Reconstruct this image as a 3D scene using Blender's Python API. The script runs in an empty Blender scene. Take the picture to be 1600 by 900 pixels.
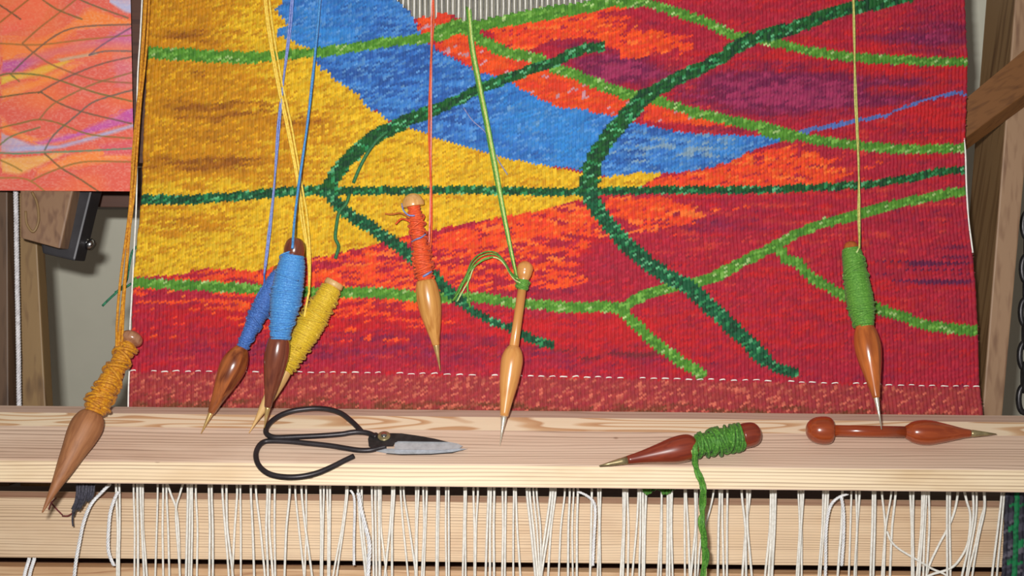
import bpy, bmesh, math, random
import numpy as np
from mathutils import Vector, Matrix
random.seed(7)
rng = np.random.default_rng(11)
SC = bpy.context.scene
COL = SC.collection

# ------------------------------------------------------------------ camera
FPX = 1930.0                      # focal length in pixels of the 1600 px wide frame
PITCH, ROLL, D = math.radians(27), math.radians(0.57), 1.12
_F = Vector((0, math.cos(PITCH), -math.sin(PITCH)))
_R0 = Vector((1, 0, 0)); _U0 = _R0.cross(_F)
_R = _R0 * math.cos(ROLL) + _U0 * math.sin(ROLL)
_U = -_R0 * math.sin(ROLL) + _U0 * math.cos(ROLL)
EDGE = Vector((0, 0, 0.80))       # back upper edge of the breast beam
CAM = EDGE - (_F * D - _U * ((641 - 450) / FPX * D))
cd = bpy.data.cameras.new('camera'); cd.sensor_width = 36; cd.lens = FPX / 1600 * 36
cd.clip_start = 0.01
cam = bpy.data.objects.new('camera', cd); COL.objects.link(cam)
cam.matrix_world = Matrix(((_R.x, _U.x, -_F.x, CAM.x), (_R.y, _U.y, -_F.y, CAM.y), (_R.z, _U.z, -_F.z, CAM.z), (0, 0, 0, 1)))
SC.camera = cam
# ------------------------------------------------------------------ light
w = bpy.data.worlds.new('world'); SC.world = w; w.use_nodes = True
w.node_tree.nodes['Background'].inputs[0].default_value = (1.0, 0.93, 0.85, 1)
w.node_tree.nodes['Background'].inputs[1].default_value = 0.16
ld = bpy.data.lights.new('camera_flash', 'AREA'); ld.shape = 'RECTANGLE'; ld.size = 0.035; ld.size_y = 0.02
ld.spread = math.radians(150); ld.energy = 9.3; ld.color = (1.0, 0.985, 0.95)
fl = bpy.data.objects.new('camera_flash', ld); COL.objects.link(fl)
fl.matrix_world = cam.matrix_world.copy(); fl.location = CAM - _R * 0.045 + _U * 0.055 - _F * 0.0
SC.view_settings.view_transform = 'Standard'; SC.view_settings.look = 'None'
SC.view_settings.exposure = 0.0; SC.view_settings.gamma = 1.0; SC.view_settings.use_curve_mapping = False

# ------------------------------------------------------------------ placing helpers
def T(px, py, n=0.0):             # point over the tapestry plane, n metres in front of it
    d = D - n
    return CAM + (_F + _R * ((px - 800) / FPX) - _U * ((py - 450) / FPX)) * d
def S(n=0.0): return (D - n) / FPX  # metres per pixel there
def ray(px, py): return _F + _R * ((px - 800) / FPX) - _U * ((py - 450) / FPX)
def hit(px, py, p0, nrm):
    d = ray(px, py); return CAM + d * ((p0 - CAM).dot(nrm) / d.dot(nrm))

# ------------------------------------------------------------------ materials
def lin(c):
    return tuple((v / 255 / 12.92) if v / 255 <= 0.04045 else ((v / 255 + 0.055) / 1.055) ** 2.4 for v in c)
def npl(c):
    c = np.asarray(c) / 255.0
    return np.where(c <= 0.04045, c / 12.92, ((c + 0.055) / 1.055) ** 2.4)
class NT:
    def __init__(s, name):
        s.m = bpy.data.materials.new(name); s.m.use_nodes = True; s.t = s.m.node_tree
        s.b = s.t.nodes['Principled BSDF']
    def n(s, typ, **kw):
        o = s.t.nodes.new(typ)
        for k, v in kw.items(): setattr(o, k, v)
        return o
    def l(s, a, b): s.t.links.new(a, b)
    def put(s, **kw):
        for k, v in kw.items():
            s.b.inputs[k.replace('_', ' ')].default_value = v
def ramp(nt, fac, stops):
    r = nt.n('ShaderNodeValToRGB'); nt.l(fac, r.inputs[0])
    e = r.color_ramp.elements
    while len(e) < len(stops): e.new(0.5)
    for k, (p, c) in enumerate(stops):
        e[k].position = p; e[k].color = (*lin(c), 1)
    return r.outputs[0]
def noise(nt, vec, scale, detail=2, rough=.5, dist=0):
    x = nt.n('ShaderNodeTexNoise'); x.inputs['Scale'].default_value = scale; x.inputs['Detail'].default_value = detail
    x.inputs['Roughness'].default_value = rough; x.inputs['Distortion'].default_value = dist
    nt.l(vec, x.inputs['Vector']); return x.outputs['Fac']
def mapping(nt, vec, scale=(1, 1, 1), rot=(0, 0, 0), loc=(0, 0, 0)):
    m = nt.n('ShaderNodeMapping'); m.inputs['Scale'].default_value = scale; m.inputs['Rotation'].default_value = rot
    m.inputs['Location'].default_value = loc; nt.l(vec, m.inputs['Vector']); return m.outputs[0]
def bump(nt, fac, strength, dist):
    b = nt.n('ShaderNodeBump'); b.inputs['Strength'].default_value = strength; b.inputs['Distance'].default_value = dist
    nt.l(fac, b.inputs['Height']); nt.l(b.outputs[0], nt.b.inputs['Normal'])
def mixc(nt, fac, a, b, mode='MIX'):
    m = nt.n('ShaderNodeMix', data_type='RGBA', blend_type=mode)
    if isinstance(fac, float): m.inputs[0].default_value = fac
    else: nt.l(fac, m.inputs[0])
    for s, v in ((6, a), (7, b)):
        if isinstance(v, tuple): m.inputs[s].default_value = (*lin(v), 1)
        else: nt.l(v, m.inputs[s])
    return m.outputs[2]
def mathn(nt, op, a, b=0.0):
    m = nt.n('ShaderNodeMath', operation=op)
    for s, v in ((0, a), (1, b)):
        if isinstance(v, (int, float)): m.inputs[s].default_value = v
        else: nt.l(v, m.inputs[s])
    return m.outputs[0]

def lined(name, light, mid, dark, face, freq, wob=1.2, stain=None, seed=0., rough=.55, width=.3):
    """edge-grained pine: real growth-ring lines running along X; face = (y, z) weights of the across-grain direction"""
    nt = NT(name); tc = nt.n('ShaderNodeTexCoord').outputs['Object']
    v = mapping(nt, tc, loc=(seed, seed * .01, 0))
    sx = nt.n('ShaderNodeSeparateXYZ'); nt.l(tc, sx.inputs[0])
    cr = mathn(nt, 'ADD', mathn(nt, 'MULTIPLY', sx.outputs[1], face[0] * freq), mathn(nt, 'MULTIPLY', sx.outputs[2], face[1] * freq))
    w1 = noise(nt, mapping(nt, v, (1.6, 26, 26)), 1, 2, .5)
    w2 = noise(nt, mapping(nt, v, (7, 90, 90)), 1, 2, .5)
    u = mathn(nt, 'ADD', cr, mathn(nt, 'ADD', mathn(nt, 'MULTIPLY', w1, wob * 5), mathn(nt, 'MULTIPLY', w2, wob)))
    fr = mathn(nt, 'FRACT', u)
    ln = ramp(nt, fr, [(0, (30, 30, 30)), (.40, (0, 0, 0)), (.80 - width * .2, (170, 170, 170)), (.88, (255, 255, 255)), (1, (60, 60, 60))])
    am = noise(nt, mapping(nt, v, (3, 230, 230)), 1, 2, .6)
    amp = ramp(nt, am, [(.34, (120, 120, 120)), (.60, (255, 255, 255))])
    f = mathn(nt, 'MULTIPLY', ln, amp)
    b = noise(nt, mapping(nt, v, (2.4, 46, 46)), 1, 3, .55)
    c = mixc(nt, ramp(nt, b, [(.42, (0, 0, 0)), (.7, (190, 190, 190))]), light, mid)
    g2 = noise(nt, mapping(nt, v, (30, 700, 700)), 1, 2, .6)
    c = mixc(nt, mathn(nt, 'MULTIPLY', g2, .30), c, mid)
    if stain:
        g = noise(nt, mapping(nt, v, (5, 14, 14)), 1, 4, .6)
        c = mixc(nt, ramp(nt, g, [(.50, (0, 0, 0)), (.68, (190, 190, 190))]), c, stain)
    c = mixc(nt, mathn(nt, 'MULTIPLY', f, .8), c, dark)
    vo = nt.n('ShaderNodeTexVoronoi'); vo.inputs['Scale'].default_value = 22; nt.l(mapping(nt, v, (.6, 1, 1)), vo.inputs['Vector'])
    c = mixc(nt, ramp(nt, vo.outputs['Distance'], [(.0, (230, 230, 230)), (.035, (200, 200, 200)), (.05, (0, 0, 0))]), c, (110, 74, 52))
    nt.l(c, nt.b.inputs['Base Color']); nt.put(Roughness=rough); bump(nt, f, -.3, .0004)
    return nt.m
def pine(name, light, mid, dark, freq=330, along=2.5, axis='X', rot=(0, 0, 0), rough=.55, figure=False, stain=None, seed=0.0):
    nt = NT(name); tc = nt.n('ShaderNodeTexCoord').outputs['Object']
    v = mapping(nt, tc, rot=rot, loc=(seed, seed * .7, seed * .3))
    sc = {'X': lambda a, c: (a, c, c), 'Z': lambda a, c: (c, c, a), 'Y': lambda a, c: (c, a, c)}[axis]
    if figure:
        a = noise(nt, mapping(nt, v, sc(4.5, 48)), 1, 1.2, .45, .25)
        s = mathn(nt, 'FRACT', mathn(nt, 'MULTIPLY', a, 8.0))
        c = ramp(nt, s, [(0, light), (.42, light), (.60, mid), (.84, dark), (.92, light)])
        f = noise(nt, mapping(nt, v, sc(along * 2, freq * 1.3)), 1, 2)
        c = mixc(nt, mathn(nt, 'MULTIPLY', f, .35), c, mid)
    else:
        a = noise(nt, mapping(nt, v, sc(along, freq)), 1, 1.5, .55, .15)
        c = ramp(nt, a, [(.30, light), (.50, light), (.60, mid), (.74, dark)])
        b = noise(nt, mapping(nt, v, sc(along * .8, freq * .13)), 1, 2)
        c = mixc(nt, ramp(nt, b, [(.42, (0, 0, 0)), (.68, (150, 150, 150))]), c, mid)
        f = a
    if stain:
        g = noise(nt, mapping(nt, v, sc(5, 9)), 1, 3, .6)
        c = mixc(nt, ramp(nt, g, [(.52, (0, 0, 0)), (.72, (170, 170, 170))]), c, stain)
    nt.l(c, nt.b.inputs['Base Color']); nt.put(Roughness=rough)
    bump(nt, f, .25, .0006)
    return nt.m
def turned(name, light, dark, rough=.28, coat=.5, freq=300):
    nt = NT(name); tc = nt.n('ShaderNodeTexCoord').outputs['Object']
    a = noise(nt, mapping(nt, tc, (freq, freq, 14)), 1, 2.5, .55, .4)
    b = noise(nt, mapping(nt, tc, (60, 60, 9)), 1, 2, .5, 1.2)
    c = ramp(nt, a, [(.35, light), (.68, dark)])
    c = mixc(nt, ramp(nt, b, [(.45, (0, 0, 0)), (.7, (170, 170, 170))]), c, dark)
    nt.l(c, nt.b.inputs['Base Color']); nt.put(Roughness=rough)
    nt.b.inputs['Coat Weight'].default_value = coat; nt.b.inputs['Coat Roughness'].default_value = .12
    return nt.m
def yarnm(name, a, b, c=None, rough=.62, fs=500, sheen=.08):
    nt = NT(name); tc = nt.n('ShaderNodeTexCoord').outputs['Object']
    f = noise(nt, mapping(nt, tc, (1, 1, 1)), fs, 3, .6)
    col = ramp(nt, f, [(.32, a), (.62, b)] + ([(.74, c)] if c else []))
    nt.l(col, nt.b.inputs['Base Color']); nt.put(Roughness=rough)
    nt.b.inputs['Sheen Weight'].default_value = sheen
    bump(nt, noise(nt, tc, 2600, 2), .35, .0004)
    return nt.m
def plain(name, c, rough=.5, metal=0., var=.0, fs=60, bumps=0., coat=0.):
    nt = NT(name); tc = nt.n('ShaderNodeTexCoord').outputs['Object']
    f = noise(nt, tc, fs, 4, .6)
    lo = tuple(max(0, v * (1 - var)) for v in c); hi = tuple(min(255, v * (1 + var)) for v in c)
    nt.l(ramp(nt, f, [(.3, lo), (.7, hi)]), nt.b.inputs['Base Color'])
    nt.put(Roughness=rough, Metallic=metal)
    if coat: nt.b.inputs['Coat Weight'].default_value = coat
    if bumps: bump(nt, noise(nt, tc, fs * 8, 3), bumps, .0004)
    return nt.m
def attr_mat(name, rough, bumps=0., sheen=.0, spec=.5, bs=2600):
    nt = NT(name); a = nt.n('ShaderNodeAttribute', attribute_name='dye')
    nt.l(a.outputs['Color'], nt.b.inputs['Base Color']); nt.put(Roughness=rough)
    nt.b.inputs['Sheen Weight'].default_value = sheen
    nt.b.inputs['Specular IOR Level'].default_value = spec
    if bumps:
        tc = nt.n('ShaderNodeTexCoord').outputs['Object']
        bump(nt, noise(nt, tc, bs, 2), bumps, .0005)
    return nt.m

M = {}
M['woven'] = attr_mat('woven_wool', .42, .8, 0., .36)
M['paper'] = attr_mat('pastel_paper', .8, .15, 0, .2, 1500)
M['white_cotton'] = yarnm('white_cotton', (226, 223, 215), (248, 246, 240), fs=300, sheen=0)
M['shade_grey_cotton'] = yarnm('shaded_cotton', (96, 95, 94), (132, 130, 127), fs=300)  # white cotton greyed in colour for the shade behind the front warps
M['cord'] = yarnm('glossy_white_cord', (225, 225, 228), (252, 252, 255), rough=.3, fs=300)
M['greycord'] = yarnm('pale_grey_cord', (190, 186, 190), (225, 222, 226), rough=.4, fs=300)
M['beam_main'] = lined('pine_edge_grain_shaded', (228, 200, 178), (200, 166, 142), (110, 76, 56), (.98, -.2), 330, 1.2, (184, 146, 122), 1)  # greyer ramp: weaker light on this slope is put into the colour
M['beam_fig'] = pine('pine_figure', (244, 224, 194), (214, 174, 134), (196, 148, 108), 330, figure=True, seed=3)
M['beam_top'] = lined('pine_top_shaded', (196, 166, 148), (178, 148, 130), (150, 118, 100), (1, 0), 200, 1.2, None, 5)  # darker ramp paints in the dimness of the grazing top face
M['beam_front'] = lined('pine_front_lit', (248, 226, 192), (220, 184, 142), (116, 72, 42), (.62, .78), 330, .7, (208, 170, 122), 6, width=.6)  # paler ramp paints in the brighter light on the front face
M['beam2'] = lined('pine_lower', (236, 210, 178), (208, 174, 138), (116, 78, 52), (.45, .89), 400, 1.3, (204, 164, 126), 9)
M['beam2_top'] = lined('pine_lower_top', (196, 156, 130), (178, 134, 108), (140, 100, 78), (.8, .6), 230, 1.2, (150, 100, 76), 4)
M['beam3'] = lined('pine_knotty', (218, 186, 148), (192, 142, 98), (150, 96, 60), (.45, .89), 150, 3.0, (176, 120, 72), 12)
LEAN = math.radians(16)
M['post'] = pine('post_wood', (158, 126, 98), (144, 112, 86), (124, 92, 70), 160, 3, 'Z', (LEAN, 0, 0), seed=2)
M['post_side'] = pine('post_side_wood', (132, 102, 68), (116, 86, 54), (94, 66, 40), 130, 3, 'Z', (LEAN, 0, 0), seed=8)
M['brace'] = pine('brace_wood', (122, 78, 38), (112, 70, 32), (96, 58, 26), 240, 3, 'X', (0, math.radians(32), 0), seed=7)
M['bracket'] = pine('bracket_wood_shaded', (138, 106, 80), (124, 92, 70), (98, 70, 52), 160, 3, 'Z', (LEAN, 0, 0), seed=21)  # darkened tone stands in for the drawing's shadow on the block
M['dark_wood'] = pine('dark_wood', (84, 54, 42), (70, 44, 36), (54, 32, 26), 160, 3, seed=10)
M['post_left'] = pine('left_post_wood', (140, 112, 74), (122, 94, 62), (100, 76, 50), 140, 3, 'Z', (LEAN, 0, 0), seed=13)
M['post_left_dark'] = pine('left_post_dark', (96, 72, 54), (84, 62, 46), (60, 42, 32), 140, 3, 'Z', (LEAN, 0, 0), seed=14)
M['wall'] = plain('plaster', (206, 204, 188), .85, 0, .02, 8, .1)
M['floor'] = pine('floor_wood', (120, 96, 72), (104, 80, 60), (84, 62, 44), 60, 2)
M['iron'] = plain('black_iron', (52, 47, 50), .38, .4, .15, 80, .1)
M['steel'] = plain('ground_steel', (196, 198, 204), .42, .35, .08, 160, .1)
M['steel_dark'] = plain('forged_steel', (66, 64, 66), .4, .7, .2, 150, .1)
M['brass'] = plain('brass', (206, 172, 112), .3, .55, .08, 200)
M['brass_dull'] = plain('aged_brass', (158, 142, 104), .36, .55, .15, 200)
M['nickel'] = plain('nickel', (214, 204, 186), .28, .55, .06, 200)
M['grey_metal'] = plain('dark_grey_metal', (52, 50, 54), .45, .3, .1, 60)
M['shiny'] = plain('shiny_steel', (190, 190, 192), .2, 1.0, .05, 60)

# ------------------------------------------------------------------ mesh helpers
MAT = {}                          # root object -> inverse world matrix
def thing(name, label, cat, loc=(0, 0, 0), rot=None, group=None):
    o = bpy.data.objects.new(name, None); COL.objects.link(o); o.empty_display_size = .02
    m = Matrix.Translation(Vector(loc))
    if rot is not None: m = m @ rot.to_4x4()
    o.matrix_world = m; MAT[o.name] = m.inverted()
    o['label'] = label; o['category'] = cat
    if group: o['group'] = group
    return o
def tag(o, label=None, cat=None, group=None, kind=None):
    if label: o['label'] = label
    if cat: o['category'] = cat
    if group: o['group'] = group
    if kind: o['kind'] = kind
    return o
def obj(name, vf, mats, parent=None, local=False, smooth=True, fm=None, bevel=0, label=None, kind=None):
    vs, fs = vf
    if parent is not None and not local:
        r = parent
        while r.parent: r = r.parent
        mi = MAT[r.name]; vs = [mi @ Vector(v) for v in vs]
    me = bpy.data.meshes.new(name); me.from_pydata([tuple(v) for v in vs], [], fs)
    if not isinstance(mats, (list, tuple)): mats = [mats]
    for m in mats: me.materials.append(m)
    if fm: me.polygons.foreach_set('material_index', fm)
    me.polygons.foreach_set('use_smooth', [smooth] * len(me.polygons))
    bm = bmesh.new(); bm.from_mesh(me)
    bmesh.ops.recalc_face_normals(bm, faces=bm.faces)
    if bevel:
        bmesh.ops.bevel(bm, geom=[e for e in bm.edges if e.is_manifold and e.calc_face_angle(0) > .2], offset=bevel, segments=2, affect='EDGES', profile=.6)
    bm.to_mesh(me); bm.free()
    o = bpy.data.objects.new(name, me); COL.objects.link(o)
    if parent is None:               # origin at the centre of the mesh
        c = sum((v.co for v in me.vertices), Vector()) / len(me.vertices)
        me.transform(Matrix.Translation(-c)); o.location = c
    else: o.parent = parent
    if label: o['label'] = label
    if kind: o['kind'] = kind
    return o
def join(parts):
    V, F = [], []
    for v, f in parts:
        k = len(V); V += list(v); F += [tuple(i + k for i in q) for q in f]
    return V, F
def crom(pts, k=6):
    pts = [Vector(p) for p in pts]
    if len(pts) < 3: return [pts[0].lerp(pts[1], i / k) for i in range(k + 1)]
    out = []
    P = [pts[0] * 2 - pts[1]] + pts + [pts[-1] * 2 - pts[-2]]
    for i in range(1, len(P) - 2):
        a, b, c, d = P[i - 1:i + 3]
        for j in range(k):
            t = j / k
            out.append(.5 * ((2 * b) + (c - a) * t + (2 * a - 5 * b + 4 * c - d) * t * t + (3 * b - a - 3 * c + d) * t ** 3))
    out.append(pts[-1]); return out
def tube(pts, r, sides=6, caps=True):
    pts = [Vector(p) for p in pts]; n = len(pts)
    rs = r if isinstance(r, (list, tuple)) else [r] * n
    V, F = [], []; up = None
    for i, p in enumerate(pts):
        t = (pts[min(i + 1, n - 1)] - pts[max(i - 1, 0)])
        t = t.normalized() if t.length > 1e-9 else Vector((0, 0, 1))
        if up is None:
            up = t.orthogonal().normalized()
        up = (up - t * up.dot(t)); up = up.normalized() if up.length > 1e-6 else t.orthogonal().normalized()
        b = t.cross(up)
        for k in range(sides):
            a = 2 * math.pi * k / sides
            V.append(p + (up * math.cos(a) + b * math.sin(a)) * rs[i])
    for i in range(n - 1):
        for k in range(sides):
            F.append((i * sides + k, i * sides + (k + 1) % sides, (i + 1) * sides + (k + 1) % sides, (i + 1) * sides + k))
    if caps: F += [tuple(range(sides))[::-1], tuple((n - 1) * sides + k for k in range(sides))]
    return V, F
def rope(pts, R, r, strands=3, pitch=.006, sides=5, k=8):     # twisted cord round a path
    c = crom(pts, k)
    # resample finely
    L = [0.0]
    for a, b in zip(c, c[1:]): L.append(L[-1] + (b - a).length)
    n = max(8, int(L[-1] / (pitch / 7)))
    res = []
    j = 0
    for i in range(n + 1):
        s = L[-1] * i / n
        while j < len(L) - 2 and L[j + 1] < s: j += 1
        u = (s - L[j]) / max(1e-9, L[j + 1] - L[j]); res.append(c[j].lerp(c[j + 1], min(1, u)))
    parts = []
    t0 = (res[-1] - res[0]).normalized(); up = t0.orthogonal().normalized(); b = t0.cross(up)
    for q in range(strands):
        parts.append(tube([p + (up * math.cos(2 * math.pi * (q / strands + i * L[-1] / n / pitch)) + b * math.sin(2 * math.pi * (q / strands + i * L[-1] / n / pitch))) * R for i, p in enumerate(res)], r, sides))
    return join(parts)
def lathe(prof, segs=28):          # prof: (z, r) along local z
    V, F = [], []
    for z, r in prof:
        for k in range(segs):
            a = 2 * math.pi * k / segs; V.append(Vector((r * math.cos(a), r * math.sin(a), z)))
    for i in range(len(prof) - 1):
        for k in range(segs):
            F.append((i * segs + k, i * segs + (k + 1) % segs, (i + 1) * segs + (k + 1) % segs, (i + 1) * segs + k))
    F += [tuple(range(segs))[::-1], tuple((len(prof) - 1) * segs + k for k in range(segs))]
    return V, F
def smoothprof(p, k=5):
    q = crom([Vector((a, b, 0)) for a, b in p], k); return [(v.x, max(v.y, .00015)) for v in q]
def hexa(a, b):                    # two quads (4 points each)
    V = [Vector(p) for p in a] + [Vector(p) for p in b]
    return V, [(0, 1, 2, 3), (7, 6, 5, 4), (0, 4, 5, 1), (1, 5, 6, 2), (2, 6, 7, 3), (3, 7, 4, 0)]
def extrude_x(prof, x0, x1):
    n = len(prof)
    V = [Vector((x0, y, z)) for y, z in prof] + [Vector((x1, y, z)) for y, z in prof]
    F = [(i, (i + 1) % n, n + (i + 1) % n, n + i) for i in range(n)]
    F += [tuple(range(n))[::-1], tuple(n + i for i in range(n))]
    return V, F
def plate(poly, mapf, h0, h1):     # polygon in pixels -> plate between heights h0 and h1
    n = len(poly)
    V = [mapf(x, y, h0) for x, y in poly] + [mapf(x, y, h1) for x, y in poly]
    F = [(i, (i + 1) % n, n + (i + 1) % n, n + i) for i in range(n)] + [tuple(range(n))[::-1], tuple(n + i for i in range(n))]
    return V, F

# ------------------------------------------------------------------ setting: wall and floor
def wallbox(name, x0, x1, y0, y1, z0, z1, m):
    a = [(x0, y0, z0), (x1, y0, z0), (x1, y1, z0), (x0, y1, z0)]; b = [(x, y, z1) for x, y, _ in a]
    return tag(obj(name, hexa(a, b), m, smooth=False), kind='structure')
wallbox('floor', -2, 2, -1.8, .44, -.05, 0, M['floor'])
wallbox('wall_back', -2, 2, .44, .54, 0, 2.4, M['wall'])

# ------------------------------------------------------------------ breast beam
def yz(v): return (v.y, v.z)
P0 = T(800, 641, .004)
bp = [Vector((0, P0.y, P0.z))]; BF = []        # BF: faces as (point, normal)
for py, sl in ((652, 0), (673, 6), (725, 12), (762, 52)):
    a = math.radians(sl); nrm = Vector((0, -math.sin(a), math.cos(a)))
    h = hit(800, py, bp[-1], nrm); BF.append((bp[-1].copy(), nrm)); bp.append(Vector((0, h.y, h.z)))
depth_back = (bp[-1] - CAM).dot(_F)
k = ((D - .006) - depth_back)
bdir = Vector((0, math.cos(math.radians(16)), -math.sin(math.radians(16))))
bp.append(bp[-1] + bdir * (k / bdir.dot(_F)))
def beam_face(py):
    return 0 if py < 652 else 1 if py < 673 else 2 if py < 725 else 3
def on_beam(px, py, off=0.0, face=None):
    i = beam_face(py) if face is None else face
    p, n = BF[i]; return hit(px, py, p + n * off, n)
BX0, BX1 = -.64, .64
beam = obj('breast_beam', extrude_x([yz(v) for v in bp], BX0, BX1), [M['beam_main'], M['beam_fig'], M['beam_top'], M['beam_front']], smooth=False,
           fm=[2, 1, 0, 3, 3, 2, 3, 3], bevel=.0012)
tag(beam, 'pale pine breast beam with bevelled faces running across below the tapestry', 'beam')

def depth_pt(py, n): v = T(800, py, n); return (v.y, v.z)
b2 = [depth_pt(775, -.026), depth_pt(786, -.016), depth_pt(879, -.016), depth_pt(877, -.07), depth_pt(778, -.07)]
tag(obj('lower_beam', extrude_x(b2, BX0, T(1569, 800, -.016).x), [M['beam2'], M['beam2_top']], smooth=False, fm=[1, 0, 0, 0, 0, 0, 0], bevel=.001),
    'straight-grained pine beam behind the hanging white warp ends', 'beam')
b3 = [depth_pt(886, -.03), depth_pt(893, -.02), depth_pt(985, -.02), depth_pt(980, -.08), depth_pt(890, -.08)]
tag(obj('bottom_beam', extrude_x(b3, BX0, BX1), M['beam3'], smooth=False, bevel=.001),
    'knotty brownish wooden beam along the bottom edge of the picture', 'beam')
rc = T(800, 835, -.16)
cyl = [(rc.y + .062 * math.cos(a), rc.z + .062 * math.sin(a)) for a in [2 * math.pi * i / 40 for i in range(40)]]
tag(obj('added_dark_roller', extrude_x(cyl, BX0, BX1), M['dark_wood'], smooth=False), 'added dark roller keeping the gaps behind the lower pine beams dark', 'roller')  # unseen roller added so the gaps between the beams read dark

# ------------------------------------------------------------------ posts, brace, bracket
def dp(px, py, n): return T(px, py, n)
def post(name, fr_top, fr_bot, n_top, n_bot, back, mats, label, cat='post', fm=None, bevel=.0015):
    # fr_top / fr_bot: (left px, right px, py) of the front face; the depth goes straight back by `back`
    a = [dp(fr_top[0], fr_top[2], n_top), dp(fr_top[1], fr_top[2], n_top), dp(fr_bot[1], fr_bot[2], n_bot), dp(fr_bot[0], fr_bot[2], n_bot)]
    bk = _F * back
    b = [p + bk for p in a]
    o = obj(name, hexa(a, b), mats, smooth=False, fm=fm, bevel=bevel)
    return tag(o, label, cat)
# hexa face order: front, back, top(01), right(12), bottom(23), left(30)
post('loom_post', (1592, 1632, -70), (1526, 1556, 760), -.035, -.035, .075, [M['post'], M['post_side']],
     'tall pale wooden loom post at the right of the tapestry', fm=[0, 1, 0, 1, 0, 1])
post('loom_post', (22, 34, -70), (31, 78, 760), -.06, -.06, .02, [M['post_left'], M['post_left']],
     'light brown wooden post behind the white cord, left of the tapestry', fm=[0, 1, 0, 1, 0, 1])
post('side_board', (-70, 10, -70), (-80, 14, 760), -.045, -.045, .03, M['post_left_dark'], 'dark brown upright board at the far left edge', 'board')
# brace
a = [dp(1495, 165, -.018), dp(1660, 28, -.018), dp(1660, 104, -.018), dp(1500, 222, -.018)]
tag(obj('diagonal_brace', hexa(a, [p + _F * .008 + Vector((0, 0, -.016)) for p in a]), M['brace'], smooth=False, bevel=.001),
    'brown diagonal wooden brace crossing the right-hand loom post', 'brace')
# dark bars at the upper left
a = [dp(-90, 262, -.1), dp(300, 262, -.1), dp(300, 325, -.1), dp(-90, 321, -.1)]
tag(obj('crossbar', hexa(a, [p + _F * .04 for p in a]), M['dark_wood'], smooth=False, bevel=.001), 'wooden crossbar with shade in its dark tone, just below the pastel drawing', 'crossbar')  # dark brown carries the shade this bar stands in
a = [dp(178, -80, -.03), dp(262, -80, -.03), dp(262, 255, -.03), dp(178, 255, -.03)]
tag(obj('upright_batten', hexa(a, [p + _F * .03 for p in a]), M['dark_wood'], smooth=False, bevel=.001), 'dark upright wooden batten between drawing and tapestry', 'batten')
# bracket
br = thing('warp_bracket', 'wooden block in a dark grey metal holder with a bolt, below the drawing', 'bracket', dp(90, 380, -.04))
a = [dp(50, 290, -.03), dp(146, 290, -.03), dp(117, 408, -.022), dp(66, 396, -.022)]
obj('metal_holder', hexa(a, [p + _F * .028 for p in a]), M['grey_metal'], br, smooth=False, bevel=.002)
a = [dp(31, 290, -.012), dp(116, 290, -.012), dp(94, 389, -.002), dp(32, 372, -.002)]
obj('wood_block', hexa(a, [p + _F * .022 for p in a]), M['bracket'], br, smooth=False, bevel=.002)
tp = crom([dp(40, 330, -.003), dp(42, 350, -.001), dp(52, 362, 0), dp(60, 345, -.002), dp(58, 318, -.006), dp(50, 300, -.008)], 6)
obj('carved_ridge', tube(tp, .0012, 6), M['post_left'], br)
bt = [dp(118, 366, -.045), dp(128, 374, -.045), dp(139, 381, -.045)]
bolt = obj('bolt', tube(bt, .0040, 12), M['shiny'], br)
obj('bolt_head', tube([dp(138, 380, -.045), dp(142, 383, -.045), dp(146, 386, -.045)], [.0058, .0058, .0045], 12), M['shiny'], bolt)
# long braided cord at the left
o = obj('braided_cord', rope([dp(23, 200, -.03), dp(25, 320, -.03), dp(27, 450, -.03), dp(29, 560, -.03), dp(30, 665, -.03)], .0013, .0012, 3, .008), M['greycord'])
tag(o, 'pale grey braided cord hanging straight down at the far left', 'cord')
# iron chain at right border
ch = thing('iron_chain', 'dark iron chain hanging beside the right loom post', 'chain', dp(1602, 440, -.08))
for i in range(9):
    cy = 352 + i * 34; L = []
    for k in range(20):
        t = 2 * math.pi * k / 20
        ex, ez = (8 * math.cos(t), 0) if i % 2 == 0 else (1.5 * math.cos(t), .006 * math.cos(t))
        L.append(dp(1606 - i * .8 + ex, cy + 21 * math.sin(t), -.09 + ez))
    L.append(L[0])
    obj('chain_link', tube(L, .0028, 8, False), M['steel_dark'], ch)

# ------------------------------------------------------------------ woven colour design (numpy)
def lattice(x, y, sx, sy, seed):
    r = np.random.default_rng(seed); G = r.random((257, 257))
    u = x / sx + 40; v = y / sy + 40
    i = np.floor(u).astype(int); j = np.floor(v).astype(int); fu = u - i; fv = v - j
    fu = fu * fu * (3 - 2 * fu); fv = fv * fv * (3 - 2 * fv)
    g = lambda a, b: G[a % 257, b % 257]
    return (g(i, j) * (1 - fu) + g(i + 1, j) * fu) * (1 - fv) + (g(i, j + 1) * (1 - fu) + g(i + 1, j + 1) * fu) * fv
def inpoly(x, y, P):
    c = np.zeros(x.shape, bool); n = len(P)
    for i in range(n):
        x0, y0 = P[i]; x1, y1 = P[(i + 1) % n]
        if y0 == y1: continue
        k = ((y0 > y) != (y1 > y)) & (x < (x1 - x0) * (y - y0) / (y1 - y0) + x0)
        c ^= k
    return c
def dist(x, y, P):
    d = np.full(x.shape, 1e9)
    for (x0, y0), (x1, y1) in zip(P, P[1:]):
        dx, dy = x1 - x0, y1 - y0; t = np.clip(((x - x0) * dx + (y - y0) * dy) / (dx * dx + dy * dy + 1e-9), 0, 1)
        d = np.minimum(d, np.hypot(x - x0 - t * dx, y - y0 - t * dy))
    return d
def blob(x, y, cx, cy, rx, ry): return np.clip(1.25 - np.hypot((x - cx) / rx, (y - cy) / ry), 0, 1)
STITCH = ([205, 500, 800, 1000, 1200, 1400, 1535], [579.5, 581, 586, 590, 594.5, 601, 604])

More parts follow.
